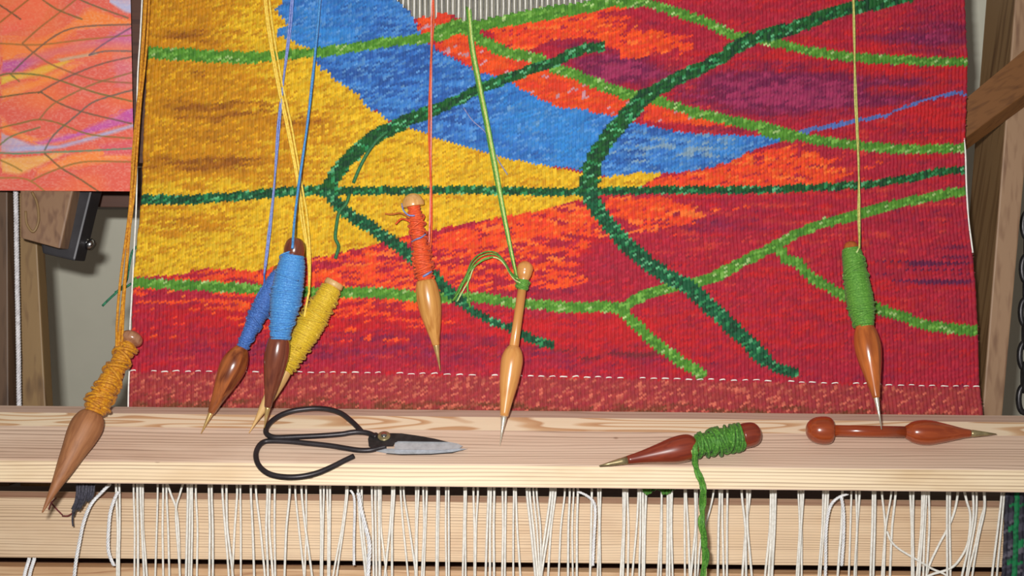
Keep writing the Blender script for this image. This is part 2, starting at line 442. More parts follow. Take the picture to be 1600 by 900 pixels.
LG = [ # light green lines: (width, points)
 (19, [(195, 80), (232, 82), (330, 88), (400, 90)]),
 (15, [(400, 90), (450, 85), (500, 82), (550, 74), (600, 67), (667, 60), (690, 52)]),
 (24, [(685, 53), (705, 45), (727, 40), (760, 34), (800, 28), (850, 20), (910, 9), (960, -1), (1000, 0)]),
 (17, [(727, 40), (748, 60), (773, 74), (800, 84), (825, 87), (843, 93), (867, 107), (900, 117), (933, 131), (967, 143), (990, 150)]),
 (15, [(1010, 148), (1040, 161), (1083, 175), (1133, 186), (1183, 197), (1200, 200), (1233, 210), (1267, 217), (1300, 222), (1350, 228), (1400, 233), (1450, 233), (1520, 232)]),
 (18, [(1195, 204), (1238, 214)]),
 (14, [(985, -6), (1033, 12), (1067, 22), (1100, 33), (1127, 46), (1147, 57), (1177, 58), (1200, 65), (1227, 70), (1267, 80), (1317, 88), (1367, 92), (1433, 95), (1520, 97)]),
 (16, [(195, 441), (250, 443), (330, 448), (400, 452), (470, 456), (540, 457), (600, 458), (650, 463), (700, 466), (740, 464), (800, 472), (850, 477), (900, 481), (943, 479), (973, 483)]),
 (17, [(973, 483), (993, 468), (1017, 458), (1053, 447), (1093, 441), (1117, 433), (1150, 415), (1200, 390), (1217, 381)]),
 (15, [(1217, 381), (1243, 366), (1283, 350), (1333, 338), (1383, 323), (1433, 313), (1483, 302), (1520, 297)]),
 (17, [(965, 480), (987, 500), (1007, 520), (1033, 543), (1060, 562), (1083, 576), (1096, 584)]),
 (16, [(1217, 383), (1227, 403), (1250, 413), (1273, 437), (1300, 452), (1327, 466), (1377, 484), (1407, 493), (1440, 506), (1477, 513), (1540, 517)])]
DG = [
 (15, [(195, 312), (300, 312), (360, 308), (420, 302), (470, 298), (515, 297)]),
 (13, [(515, 297), (560, 298), (650, 297), (760, 297), (850, 300), (920, 300)]),
 (12, [(920, 300), (1000, 297), (1100, 297), (1200, 296), (1300, 292), (1367, 287), (1433, 276), (1467, 268), (1520, 265)]),
 (22, [(508, 297), (519, 281), (533, 262), (550, 244), (573, 223), (600, 206), (633, 190), (667, 177)]),
 (16, [(667, 177), (700, 163), (733, 148), (767, 131), (800, 120), (833, 107), (867, 97), (893, 83), (917, 75), (941, 73)]),
 (19, [(512, 300), (533, 326), (567, 348), (600, 368), (633, 392), (653, 410), (677, 430), (693, 449), (717, 468)]),
 (13, [(717, 468), (740, 487), (767, 501), (800, 514), (817, 523), (837, 533), (858, 539)]),
 (20, [(1420, -6), (1395, 0), (1333, 12), (1293, 23), (1250, 40), (1200, 55), (1177, 61), (1153, 72), (1133, 87), (1100, 104), (1067, 119), (1033, 137), (1007, 152)]),
 (26, [(1007, 152), (990, 170), (975, 187), (958, 207), (940, 230), (928, 250), (922, 275), (921, 293)]),
 (30, [(924, 262), (921, 300)]),
 (24, [(921, 303), (935, 330), (957, 357), (980, 383), (1007, 407), (1040, 430), (1078, 449), (1100, 470), (1133, 500), (1167, 533), (1193, 560)]),
 (16, [(1190, 558), (1217, 577), (1240, 582)])]
YEL = [[(180, -60), (412, -60), (440, -12), (445, 0), (434, 10), (433, 24), (446, 32), (450, 42), (431, 48), (430, 54), (450, 60), (483, 75), (490, 92), (500, 105), (530, 130), (555, 145), (575, 165), (610, 192), (640, 201), (667, 208), (700, 220), (740, 232), (767, 240), (800, 247), (840, 255), (870, 262), (905, 268), (925, 300), (180, 300)],
       [(180, 300), (515, 300), (925, 300), (910, 312), (867, 322), (833, 332), (800, 337), (760, 343), (717, 351), (673, 362), (640, 368), (620, 373), (590, 382), (560, 388), (520, 398), (480, 403), (450, 412), (405, 423), (360, 420), (320, 419), (280, 429), (180, 434)],
       [(935, 285), (940, 277), (1000, 268), (1040, 269), (1020, 280), (1000, 292), (935, 296)]]
BLU = [[(440, -60), (600, -60), (620, -5), (640, 12), (647, 32), (655, 53), (690, 82), (733, 103), (753, 115), (772, 117), (807, 132), (820, 143), (847, 157), (877, 167), (907, 170), (933, 177), (963, 182), (993, 192), (1033, 200), (1067, 207), (1117, 210), (1200, 212), (1232, 216), (1220, 222), (1200, 226), (1167, 240), (1133, 255), (1100, 265), (1050, 270), (1000, 270), (947, 277), (907, 266), (867, 260), (833, 255), (800, 249), (767, 241), (740, 233), (700, 221), (667, 209), (640, 200), (610, 190), (575, 165), (555, 145), (530, 130), (500, 105), (490, 92), (483, 75), (450, 60), (430, 54), (431, 48), (450, 42), (446, 32), (433, 24), (434, 10), (445, 0)]]
BLUELINE = [(1240, 209), (1267, 203), (1317, 194), (1350, 186), (1387, 180), (1400, 172), (1433, 160), (1460, 152), (1483, 146), (1505, 145)]
ODOT = [[(650, 18), (712, 12), (700, 45), (680, 60), (655, 53)],
        [(678, 72), (700, 55), (725, 45), (760, 65), (800, 90), (843, 96), (867, 110), (900, 120), (990, 150), (966, 182), (933, 177), (907, 170), (877, 167), (847, 157), (820, 143), (807, 132), (772, 117), (753, 115), (733, 103)],
        [(1010, 160), (1040, 165), (1083, 178), (1160, 197), (1093, 196), (1050, 192), (1005, 188)]]
ORG = [([(750, 43), (800, 30), (900, 18), (965, 3), (950, 25), (985, 45), (1040, 50), (1068, 60), (1055, 82), (1000, 92), (975, 88), (945, 68), (900, 58), (860, 62), (830, 80), (780, 72)], .85),
       ([(945, 20), (1000, 40), (1080, 62), (1070, 84), (980, 92), (930, 60)], .35),
       ([(1000, 290), (1050, 275), (1100, 267), (1167, 241), (1232, 224), (1300, 250), (1335, 275), (1280, 292)], .85),
       ([(1200, 225), (1400, 255), (1330, 292), (1150, 292)], .3),
       ([(932, 308), (1000, 304), (1040, 310), (1065, 322), (1100, 337), (1060, 352), (987, 366), (957, 340)], .9),
       ([(1040, 322), (1220, 322), (1200, 334), (1060, 350), (1050, 368), (985, 370)], .3),
       ([(915, 312), (800, 337), (673, 362), (700, 395), (880, 365), (955, 372), (935, 335)], .8),
       ([(673, 362), (870, 350), (885, 390), (860, 450), (700, 455), (680, 430)], .55),
       ([(800, 365), (905, 375), (890, 450), (800, 455)], .6),
       ([(405, 423), (590, 382), (640, 372), (690, 440), (690, 460), (300, 455), (260, 430), (320, 420)], .62),
       ([(195, 447), (600, 462), (690, 470), (600, 500), (470, 490), (195, 472)], .45),
       ([(195, 470), (500, 490), (740, 500), (600, 535), (195, 525)], .12)]
def design(x, y, col, row):
    n = x.size
    jx = x + (lattice(x, y, 6, 3.3, 1) - .5) * 7; jy = y + (lattice(x, y, 6, 5, 2) - .5) * 3
    st1 = lattice(x, y, 38, 3.4, 3); st2 = lattice(x, y, 16, 3.4, 4); st3 = lattice(x, y, 90, 7, 5)
    cell = rng.random(n); st = .45 * st1 + .3 * st2 + .25 * cell
    st = (st - st.mean()) / st.std() * .25 + .5
    C = np.zeros((n, 3))
    def put(mask, c): C[mask] = c
    # --- reds
    def soft(f, c, w_=.12):          # f: signed amount, blended over a narrow band
        f = np.clip(f / w_ + .5, 0, 1)[:, None]; C[:] = C * (1 - f) + np.array(c, float) * f
    C[:] = (166, 23, 50)
    soft(.34 - cell, (182, 36, 60), .5)
    soft(.24 * blob(x, y, 1240, 250, 500, 300) + .2 * blob(x, y, 500, 600, 500, 120) - lattice(x, y, 30, 3.4, 65), (198, 58, 48), .2)
    rf = .2 + .5 * blob(x, y, 960, 540, 300, 50) + .4 * blob(x, y, 420, 500, 330, 50) + .55 * blob(x, y, 1330, 110, 200, 60) + .6 * blob(x, y, 1450, 190, 110, 60) + .5 * blob(x, y, 1420, 100, 130, 26) + .35 * blob(x, y, 1250, 480, 250, 80) + .4 * blob(x, y, 500, 500, 330, 34) + .35 * blob(x, y, 900, 510, 200, 30)
    soft(rf * .85 - st, (192, 26, 34), .3)
    pf = 1.15 * blob(x, y, 1170, 145, 165, 50) + .85 * blob(x, y, 1300, 148, 150, 38) + .85 * blob(x, y, 1470, 50, 100, 62) + .5 * blob(x, y, 1430, 120, 140, 16) + .6 * blob(x, y, 1440, 205, 90, 14) + .6 * blob(x, y, 1380, 60, 120, 12)
    pf = pf + .55 * blob(x, y, 1090, 352, 150, 22) + .55 * blob(x, y, 860, 455, 130, 14) + .35 * blob(x, y, 1060, 490, 70, 30) + .72 * blob(x, y, 450, 548, 360, 32) + .35 * blob(x, y, 350, 510, 200, 14) + .6 * blob(x, y, 950, 560, 340, 34) + .5 * blob(x, y, 700, 525, 220, 10) + .45 * blob(x, y, 1330, 590, 200, 20) + .55 * blob(x, y, 1120, 203, 130, 9)
    pf = pf + .75 * blob(x, y, 880, 66, 80, 14) + 1.2 * blob(x, y, 940, 105, 75, 36) + .9 * blob(x, y, 1000, 112, 70, 26) + .35 * blob(x, y, 1480, 350, 90, 60)
    pf = pf + .5 * blob(x, y, 1450, 150, 110, 9) + .5 * blob(x, y, 1300, 100, 150, 9) + .4 * blob(x, y, 1180, 120, 110, 8) + .3 * blob(x, y, 1250, 330, 260, 40) + .3 * blob(x, y, 900, 400, 60, 60)
    pf = pf + .45 * blob(x, y, 1350, 160, 160, 8) + .45 * blob(x, y, 1420, 130, 110, 7) + .3 * blob(x, y, 1420, 540, 130, 40)
    st5 = lattice(x, y, 24, 3.4, 61) * .5 + lattice(x, y, 7, 3.3, 62) * .3 + cell * .2
    soft(pf * .62 - st5, (124, 22, 64), .36)
    soft((pf - .7) * .4 - lattice(x, y, 9, 3.3, 63) * .3, (112, 22, 70), .3)
    soft((pf - .5) * .5 - lattice(x, y, 12, 3.3, 67) * .8, (158, 44, 88), .25)
    soft(.52 * blob(x, y, 1460, 412, 110, 26) - lattice(x, y, 60, 3.4, 9), (96, 22, 66), .2)
    soft(.5 * blob(x, y, 1470, 440, 90, 12) - lattice(x, y, 50, 3.4, 10), (96, 24, 70), .2)
    soft(.42 * blob(x, y, 950, 552, 180, 14) - lattice(x, y, 40, 4, 19) * .8, (120, 34, 44), .2)
    # --- orange
    org = np.array((234, 82, 26.)); org2 = np.array((224, 62, 34.)); orgp = np.array((240, 112, 44.))
    for P, p in ORG:
        i = inpoly(jx + (st3 - .5) * 60, jy, P)
        q = i & (st2 * .6 + st1 * .4 < .22 + p * .55)
        cc = np.where(cell[:, None] < .5, org, org2); cc = np.where((st1 > .72)[:, None], orgp, cc)
        C[q] = cc[q]
    for P in ODOT:
        i = inpoly(jx, jy, P)
        cc = np.where((st2 < .5)[:, None], org, org2) * .97
        cc = np.where(((lattice(x, y, 8, 4, 33) > .86))[:, None], np.array((196, 140, 150.)), cc)
        C[i] = cc[i]
    # --- yellow
    gf = np.clip((470 - x) / 120, 0, 1) * np.clip((300 - y) / 30, 0, 1) * .95 + .5 * blob(x, y, 480, 250, 90, 60) + .5 * blob(x, y, 470, 190, 110, 26) + .5 * blob(x, y, 280, 350, 130, 40) + .12
    gf *= 1 - .8 * blob(x, y, 400, 40, 60, 70)
    bf = .04 + .55 * blob(x, y, 290, 55, 80, 20) + .4 * blob(x, y, 305, 115, 30, 10) + .6 * blob(x, y, 330, 172, 130, 24) + .65 * blob(x, y, 320, 255, 140, 18) + .45 * blob(x, y, 480, 190, 80, 12) + .35 * blob(x, y, 330, 215, 120, 14) + .3 * blob(x, y, 270, 345, 70, 12)
    C0 = C.copy()
    C[:] = (220, 174, 22)
    soft(cell - .75, (228, 188, 44), .6); soft(.16 - cell, (196, 142, 16), .4)
    soft(gf - st, (192, 128, 10), .35)
    soft((gf - .3) * .25 - cell, (222, 166, 24), .2)
    soft(bf * .9 - (lattice(x, y, 26, 3.4, 21) * .5 + lattice(x, y, 10, 3.3, 22) * .25 + cell * .25), (146, 84, 16), .3)
    Y = C.copy(); C[:] = C0
    ym = np.zeros(n, bool)
    for P in YEL: ym |= inpoly(jx, jy, P)
    C[ym] = Y[ym]
    # --- blue
    bm_ = np.zeros(n, bool)
    for P in BLU: bm_ |= inpoly(jx, jy, P)
    C0 = C.copy(); C[:] = (50, 106, 184)
    soft(st - .6, (66, 132, 204), .3); soft(.36 - st, (40, 86, 160), .3); soft(cell - .85, (92, 146, 204), .2)
    soft((lattice(x, y, 90, 60, 41) - .5) * .5 - cell * .3, (50, 134, 206), .3)
    soft(.5 * blob(x, y, 1060, 235, 130, 32) - lattice(x, y, 14, 3.4, 44), (128, 156, 178), .25)
    B = C.copy(); C[:] = C0
    C[bm_] = B[bm_]
    wl = np.interp(x, [1240, 1400, 1420, 1460, 1505], [4.2, 2.6, 2.2, 2.2, 4])
    C[(dist(jx, jy, BLUELINE) < wl)] = (84, 110, 176)
    # --- green lines
    for wd, P in LG:
        i = dist(x + (jx - x) * .45, y + (jy - y) * .8, P) < wd / 2
        G = np.repeat(np.array((84, 142, 42.))[None], n, 0)
        G[cell < .3] = (68, 126, 38); G[cell > .80] = (116, 170, 70); G[cell > .955] = (172, 202, 128)  # palest beads are glints painted into the wool colour
        C[i] = G[i]
    for wd, P in DG:
        i = dist(x + (jx - x) * .5, y + (jy - y) * .8, P) < wd / 2
        teal = (y > 300)
        G = np.where(teal[:, None], np.array((14, 88, 54.)), np.array((24, 88, 36.)))
        G[cell < .32] = (14, 62, 36); G[cell > .80] = (44, 136, 80); G[cell > .94] = (96, 176, 124)  # brightest beads carry the yarn's glints as colour
        C[i] = G[i]
    # --- plain hem under the stitches
    sy = np.interp(x, *STITCH)
    h = y > sy + 3
    C0 = C.copy(); C[:] = (160, 54, 52)
    soft(.4 - cell, (158, 46, 56), .4); soft(cell - .82, (204, 104, 84), .2)
    soft(np.clip((y - sy - 32) / 40, 0, .5) - (lattice(x, y, 22, 4, 51) * .6 + cell * .3), (118, 60, 34), .3)
    H = C.copy(); C[:] = C0; C[h] = H[h]
    C *= (1 + (cell[:, None] * 7.3 % 1 - .5) * .16)
    return np.clip(C, 0, 255)

FELLX = [150, 598, 612, 622, 640, 652, 655, 665, 680, 683, 700, 714, 725, 745, 770, 800, 830, 860, 900, 930, 960, 1000, 1100, 1600]
FELLY = [-60, -60, -25, 0, 16, 31, 25, 24, 27, 19, 18, 24, 30, 30, 25, 19, 12, 7, 3, -3, -12, -20, -60, -60]
def edge_l(y): return np.interp(y, [-60, 0, 100, 200, 300, 350, 440, 500, 580, 640, 700], [237, 235, 230, 225, 221, 217, 208, 206, 203, 201, 199])
def edge_r(y): return np.interp(y, [-60, 0, 60, 100, 200, 250, 300, 370, 430, 500, 600, 640, 700], [1506, 1507, 1510, 1512, 1509, 1507, 1508, 1516, 1523, 1527, 1530, 1535, 1539])
def weave_mesh(name, NC, y0, y1, ph, el, er, colfun, fell, n0, amp, mat, parent):
    NR = int((y1 - y0) / ph); nx, ny = 6 * NC + 1, 2 * NR + 1
    yy = np.linspace(y0, y1, ny); J, I = np.meshgrid(np.arange(ny), np.arange(nx), indexing='ij')
    Yp = yy[J]; wob = 1.6 * (lattice(np.zeros(ny), yy, 1, 6, 77) - .5)
    u = I / (nx - 1); Xp = el(Yp) + wob[J] * (u < .5) + (er(Yp) + wob[J] * (u > .5) - el(Yp)) * u
    colid = np.minimum(I // 6, NC - 1)
    rib = np.array([0, .72, .94, 1, .94, .72])[I % 6]
    hi = rib * (.72 + .28 * (((J + colid) % 2) == 1))
    nn = n0 + amp * (hi + .30 * (lattice(Xp, Yp, 4, 3, 78) - .5)) + .0008 * (lattice(Xp, Yp, 60, 40, 79) - .5)
    d = D - nn
    sx = (Xp - 800) / FPX; sy = (Yp - 450) / FPX
    co = np.array(CAM)[None, None] + (np.array(_F)[None, None] + sx[..., None] * np.array(_R) - sy[..., None] * np.array(_U)) * d[..., None]
    # every vertex takes the dye of the weft bead it lies in; slanting beads: shear with the position on the rib
    pick = np.floor((J + (colid % 2) + (I % 6 - 3) * .13 + .01) / 2).astype(int)
    cy = y0 + (pick * 2 + 1 - (colid % 2)) * (y1 - y0) / (ny - 1)
    uc = (colid + .5) / NC; cx = el(cy) + (er(cy) - el(cy)) * uc
    key = (colid * 5000 + pick + 5).ravel(); uk, first, inv = np.unique(key, return_index=True, return_inverse=True)
    CC = npl(colfun(cx.ravel()[first], cy.ravel()[first], colid.ravel()[first], pick.ravel()[first]))
    VC = CC[inv.ravel()]
    qi, qj = np.meshgrid(np.arange(nx - 1), np.arange(ny - 1)); qi = qi.ravel(); qj = qj.ravel()
    fy = yy[qj]; fx = Xp[qj, (qi // 6) * 6 + 3]
    keep = fy > np.interp(fx, *fell) + 2.2 * ((qi // 6) % 2) if fell else np.ones(len(fx), bool)
    v0 = qj * nx + qi
    F = np.stack([v0, v0 + nx, v0 + nx + 1, v0 + 1], 1)[keep]
    used = np.unique(F); rem = np.zeros(nx * ny, int); rem[used] = np.arange(len(used)); F = rem[F]
    V = co.reshape(-1, 3)[used]; VC = VC[used]
    # plain back sheet, 2.2 mm behind, with closing borders
    bx, by = 60, 60
    gy = np.linspace(y0 + 1, y1 - 1, by + 1); GJ, GI = np.meshgrid(np.arange(by + 1), np.arange(bx + 1), indexing='ij')
    if fell:
        xs = el(gy)[GJ] + 1 + (er(gy)[GJ] - el(gy)[GJ] - 2) * GI / bx
        top = np.maximum(y0 + 1, np.interp(xs, *fell) + 7); YB = top + (y1 - 1 - top) * GJ / by
    else: YB = gy[GJ]
    XB = el(YB) + 1 + (er(YB) - el(YB) - 2) * GI / bx
    bco = lambda n_: np.array(CAM) + (np.array(_F) + ((XB - 800) / FPX)[..., None] * np.array(_R) - ((YB - 450) / FPX)[..., None] * np.array(_U)) * (D - n_)
    Vb = np.concatenate([bco(n0 - .0022).reshape(-1, 3), bco(n0 - .0002).reshape(-1, 3)])
    a_, b_ = np.meshgrid(np.arange(bx), np.arange(by)); w0 = (b_ * (bx + 1) + a_).ravel(); K = (bx + 1) * (by + 1)
    Fb = [np.stack([w0, w0 + 1, w0 + bx + 2, w0 + bx + 1], 1)]
    rimi = list(range(bx + 1)) + [k * (bx + 1) + bx for k in range(1, by + 1)] + [by * (bx + 1) + k for k in range(bx - 1, -1, -1)] + [k * (bx + 1) for k in range(by - 1, -1, -1)]
    Fb.append(np.array([(p, q, q + K, p + K) for p, q in zip(rimi, rimi[1:])]))
    F = np.concatenate([F] + [f_ + len(V) for f_ in Fb]); V = np.concatenate([V, Vb])
    VC = np.concatenate([VC, npl(colfun(np.tile(XB.ravel(), 2), np.tile(YB.ravel(), 2), None, None))])
    if parent is not None:
        mi = np.array(MAT[parent.name]); V = V @ mi[:3, :3].T + mi[:3, 3]
    me = bpy.data.meshes.new(name); me.vertices.add(len(V)); me.vertices.foreach_set('co', V.ravel())
    me.loops.add(F.size); me.loops.foreach_set('vertex_index', F.ravel())
    me.polygons.add(len(F)); me.polygons.foreach_set('loop_start', np.arange(len(F)) * 4)
    me.update(calc_edges=True)
    me.polygons.foreach_set('use_smooth', np.ones(len(F), bool))
    a = me.attributes.new('dye', 'FLOAT_COLOR', 'POINT')
    a.data.foreach_set('color', np.concatenate([VC, np.ones((len(VC), 1))], 1).astype(np.float32).ravel())
    me.materials.append(mat); me.update()
    o = bpy.data.objects.new(name, me); COL.objects.link(o)
    if parent is not None: o.parent = parent
    return o
tap = thing('tapestry', 'handwoven wool tapestry of red, yellow, blue and green fields on the loom', 'tapestry', T(800, 640, 0))
weave_mesh('weaving', 222, -60, 668, 3.3, edge_l, edge_r, design, (FELLX, FELLY), 0.0, .0016, M['woven'], tap)
# white tacking stitches
x = 203
while x < 1528:
    wl = random.uniform(8, 11.5)
    y = float(np.interp(x + wl / 2, *STITCH)) + random.uniform(-.8, .8)
    if random.random() > .06:
        p = [T(x, y + .8, .0008), T(x + wl * .2, y, .0026), T(x + wl * .8, y - .2 + random.uniform(-.8, .8), .0026), T(x + wl, y + .6, .0008)]
        obj('stitch', tube(crom(p, 2), .0006 * random.uniform(.75, 1.1), 6), M['white_cotton'], tap)
    x += wl + random.uniform(7, 9.5)
# bare warps above the fell
x = 560.0; back = []
while x < 1120:
    fy = float(np.interp(x, FELLX, FELLY)) + 5
    if fy > -54:
        p = [T(x + random.uniform(-.4, .4), fy, -.0003), T(x + random.uniform(-.5, .5), fy - 15, .0012), T(x + random.uniform(-1.2, 1.2), -75, .0012)]
        obj('warp_thread', tube(p, .00062 * random.uniform(.85, 1.15), 6), M['white_cotton'], tap)
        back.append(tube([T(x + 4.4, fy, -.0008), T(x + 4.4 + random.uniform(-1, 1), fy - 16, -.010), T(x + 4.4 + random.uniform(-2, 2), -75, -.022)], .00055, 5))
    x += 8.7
obj('rear_warp_threads', join(back), M['shade_grey_cotton'], tap, kind='stuff')
# selvedge warp cords
sl = [(225, -70), (222, 0), (219, 60), (214.5, 140), (213.5, 300), (209, 400), (205.5, 470), (203, 515), (203, 560), (201, 600), (200, 650)]
obj('selvedge_cord', tube(crom([T(a, b, .0002) for a, b in sl], 4), .00075, 6), M['white_cotton'], tap)
sr = [(1506, 215), (1508.5, 240), (1510, 290), (1513, 340), (1517, 372), (1520, 395)]
obj('selvedge_cord', tube(crom([T(a, b, .0004) for a, b in sr], 4), .0008, 6), M['white_cotton'], tap)
M['y_dg'] = yarnm('dark_green_yarn', (24, 84, 46), (44, 120, 70))
M['y_teal'] = yarnm('teal_green_yarn', (18, 70, 52), (40, 130, 90))
M['y_lilac'] = yarnm('grey_blue_yarn', (110, 120, 170), (150, 150, 190))
obj('yarn_tail', tube(crom([T(606, 205, .001), T(592, 216, .004), T(575, 238, .005), T(562, 262, .004), T(552, 286, .003)], 5), .0016, 6), M['y_dg'], tap, label='dark green yarn tail on the tapestry')
obj('yarn_tail', tube(crom([T(546, 303, .002), T(541, 318, .004), T(530, 332, .004), T(526, 350, .004), T(524, 372, .004), T(529, 385, .004), T(524, 404, .004)], 5), .0016, 6), M['y_dg'], tap, label='dark green yarn tail on the tapestry')
obj('yarn_tail', tube(crom([T(724, 168, .002), T(738, 188, .003), T(757, 205, .003), T(770, 226, .003), T(776, 246, .003), T(793, 273, .003)], 5), .0006, 5), M['y_lilac'], tap, label='thin grey-blue loose yarn end')
for pts in ([(214, 385), (206, 395), (201, 420), (197, 440), (184, 455), (172, 466), (160, 478)], [(205, 443), (198, 448), (190, 452), (180, 457)]):
    obj('yarn_tail', tube(crom([T(a, b, -.004) for a, b in pts], 5), .0012, 6), M['y_teal'], tap, label='dark green yarn end sticking out at the left edge')
# fuzz fibres sticking from the right edge
fz = []
for i in range(60):
    y = random.uniform(-20, 640); xx = float(edge_r(y)) - 1
    fz.append(tube([T(xx - 1, y, .0003), T(xx + random.uniform(1, 3), y + random.uniform(-2, 2), .0006)], .0004, 4))
obj('edge_fuzz', join(fz), yarnm('crimson_fuzz', (120, 24, 50), (160, 40, 60)), tap, kind='stuff')

# ------------------------------------------------------------------ pastel drawing
def drawing(x, y, c, r):
    n = x.size
    nz = lattice(x, y, 30, 14, 101); n2 = lattice(x, y, 9, 5, 102); n3 = lattice(x, y, 2.5, 2, 103)
    C = np.repeat(np.array((224, 96, 80.))[None], n, 0)
    def layer(f, c):
        f = np.clip(f, 0, 1)[:, None]; C[:] = C * (1 - f) + np.array(c, float) * f
    def pb(P, c, soft=6, k=.9):
        i = inpoly(x + (n2 - .5) * soft * 1.5, y + (nz - .5) * soft, P); d = dist(x, y, P + [P[0]])
        layer(i * np.clip(d / soft + .25, 0, 1) * k, c)
    pb([(100, 40), (140, 10), (210, 30), (210, 42), (120, 50), (40, 100), (0, 100), (0, 60), (60, 60)], (246, 134, 60), 10)
    pb([(0, 18), (60, -20), (110, -20), (60, 40), (0, 60)], (240, 90, 90), 10)
    pb([(155, -20), (215, -20), (215, 25), (195, 20), (170, 5)], (176, 190, 230), 5)
    pb([(0, 95), (40, 86), (90, 72), (150, 60), (215, 40), (215, 80), (150, 78), (90, 88), (30, 115), (0, 115)], (190, 88, 156), 8)
    pb([(0, 118), (40, 112), (70, 100), (105, 92), (115, 96), (70, 118), (20, 128), (0, 135)], (226, 200, 60), 6)
    pb([(85, 92), (150, 80), (155, 86), (95, 97)], (160, 190, 180), 4)
    pb([(0, 138), (60, 122), (110, 98), (130, 100), (90, 125), (30, 150), (0, 158)], (246, 150, 70), 8)
    pb([(0, 180), (20, 200), (60, 215), (110, 210), (150, 205), (150, 215), (60, 230), (0, 205)], (246, 140, 70), 8)
    pb([(50, 222), (120, 205), (180, 180), (215, 160), (215, 190), (160, 205), (100, 222), (60, 228)], (190, 84, 170), 6)
    pb([(0, 205), (20, 213), (50, 225), (90, 226), (140, 212), (215, 190), (215, 198), (150, 218), (100, 232), (60, 238), (0, 240)], (168, 176, 222), 5)
    pb([(0, 245), (70, 240), (110, 234), (90, 248), (30, 275), (0, 270)], (238, 176, 90), 7)
    pb([(60, 262), (110, 240), (215, 222), (215, 250), (120, 262), (50, 275)], (246, 140, 66), 8)
    pb([(150, 225), (215, 215), (215, 245), (160, 245)], (214, 84, 100), 8)
    pb([(180, 40), (215, 30), (215, 150), (180, 140), (170, 80)], (206, 120, 160), 14, .5)
    layer((nz - .5) * .5, (250, 150, 120)); layer((n3 - .5) * .5 + .06, (246, 206, 190)); layer((.5 - lattice(x, y, 24, 3, 107)) * .35, (206, 90, 90)); layer(.05 * np.ones(n), (190, 180, 178)); layer((lattice(x, y, 70, 26, 109) - .5) * 1.1, (244, 128, 66))
    L = [([(0, 8), (15, 18), (32, 30)], (100, 80, 60)), ([(0, 35), (25, 15), (50, -5)], (150, 100, 50)), ([(35, 68), (60, 45), (95, 18), (130, -10)], (150, 105, 60)),
         ([(60, -5), (90, 15), (128, 30)], (120, 100, 60)), ([(115, -5), (150, 10), (200, 28)], (110, 100, 70)),
         ([(0, 68), (60, 70), (130, 62), (205, 55)], (160, 110, 60)), ([(20, 112), (45, 88), (80, 60), (110, 45), (150, 40), (210, 38)], (110, 90, 80)),
         ([(35, 68), (60, 88), (90, 105), (150, 125), (210, 130)], (150, 100, 70)), ([(0, 118), (15, 115), (60, 117), (100, 128), (150, 145), (205, 158)], (110, 110, 60)),
         ([(15, 115), (30, 127)], (110, 110, 60)), ([(60, 145), (90, 128), (130, 110), (165, 98), (210, 88)], (120, 90, 80)), ([(140, 86), (160, 70), (210, 40)], (120, 90, 110)),
         ([(140, 86), (165, 80), (210, 80)], (110, 100, 100)), ([(0, 152), (40, 146), (64, 144)], (110, 90, 60)), ([(64, 144), (90, 160), (130, 175), (205, 193)], (110, 90, 70)),
         ([(62, 186), (80, 165), (110, 148), (150, 130), (210, 112)], (140, 110, 70)), ([(70, 234), (85, 210), (120, 180), (145, 160), (180, 148), (210, 140)], (100, 100, 90)),
         ([(0, 200), (30, 193), (60, 187), (90, 192), (140, 210), (205, 216)], (130, 110, 60)), ([(0, 226), (20, 212), (62, 199)], (110, 120, 80)),
         ([(0, 239), (30, 240), (70, 238), (130, 236), (205, 232)], (90, 140, 110)), ([(70, 240), (95, 262), (125, 280), (155, 300)], (110, 90, 60)),
         ([(0, 250), (18, 258), (34, 267)], (150, 120, 60)), ([(50, 282), (80, 268), (130, 253), (205, 253)], (150, 110, 60)), ([(0, 278), (30, 278), (50, 284), (70, 299)], (160, 120, 60))]
    for P, c in L:
        d = dist(x, y, [tuple(v)[:2] for v in crom([(a, b, 0) for a, b in P], 4)])
        layer(np.clip((2.1 - d + (n3 - .5)) / 1.6, 0, 1) * .8, c)
    return np.clip(C, 0, 255)
pp = thing('pastel_drawing', 'sheet of paper with a pastel design of crossing lines on coral red', 'drawing', T(100, 150, -.012))
NX, NY = 200, 260
def pl(y): return np.full_like(y, -45.0) if hasattr(y, 'shape') else -45
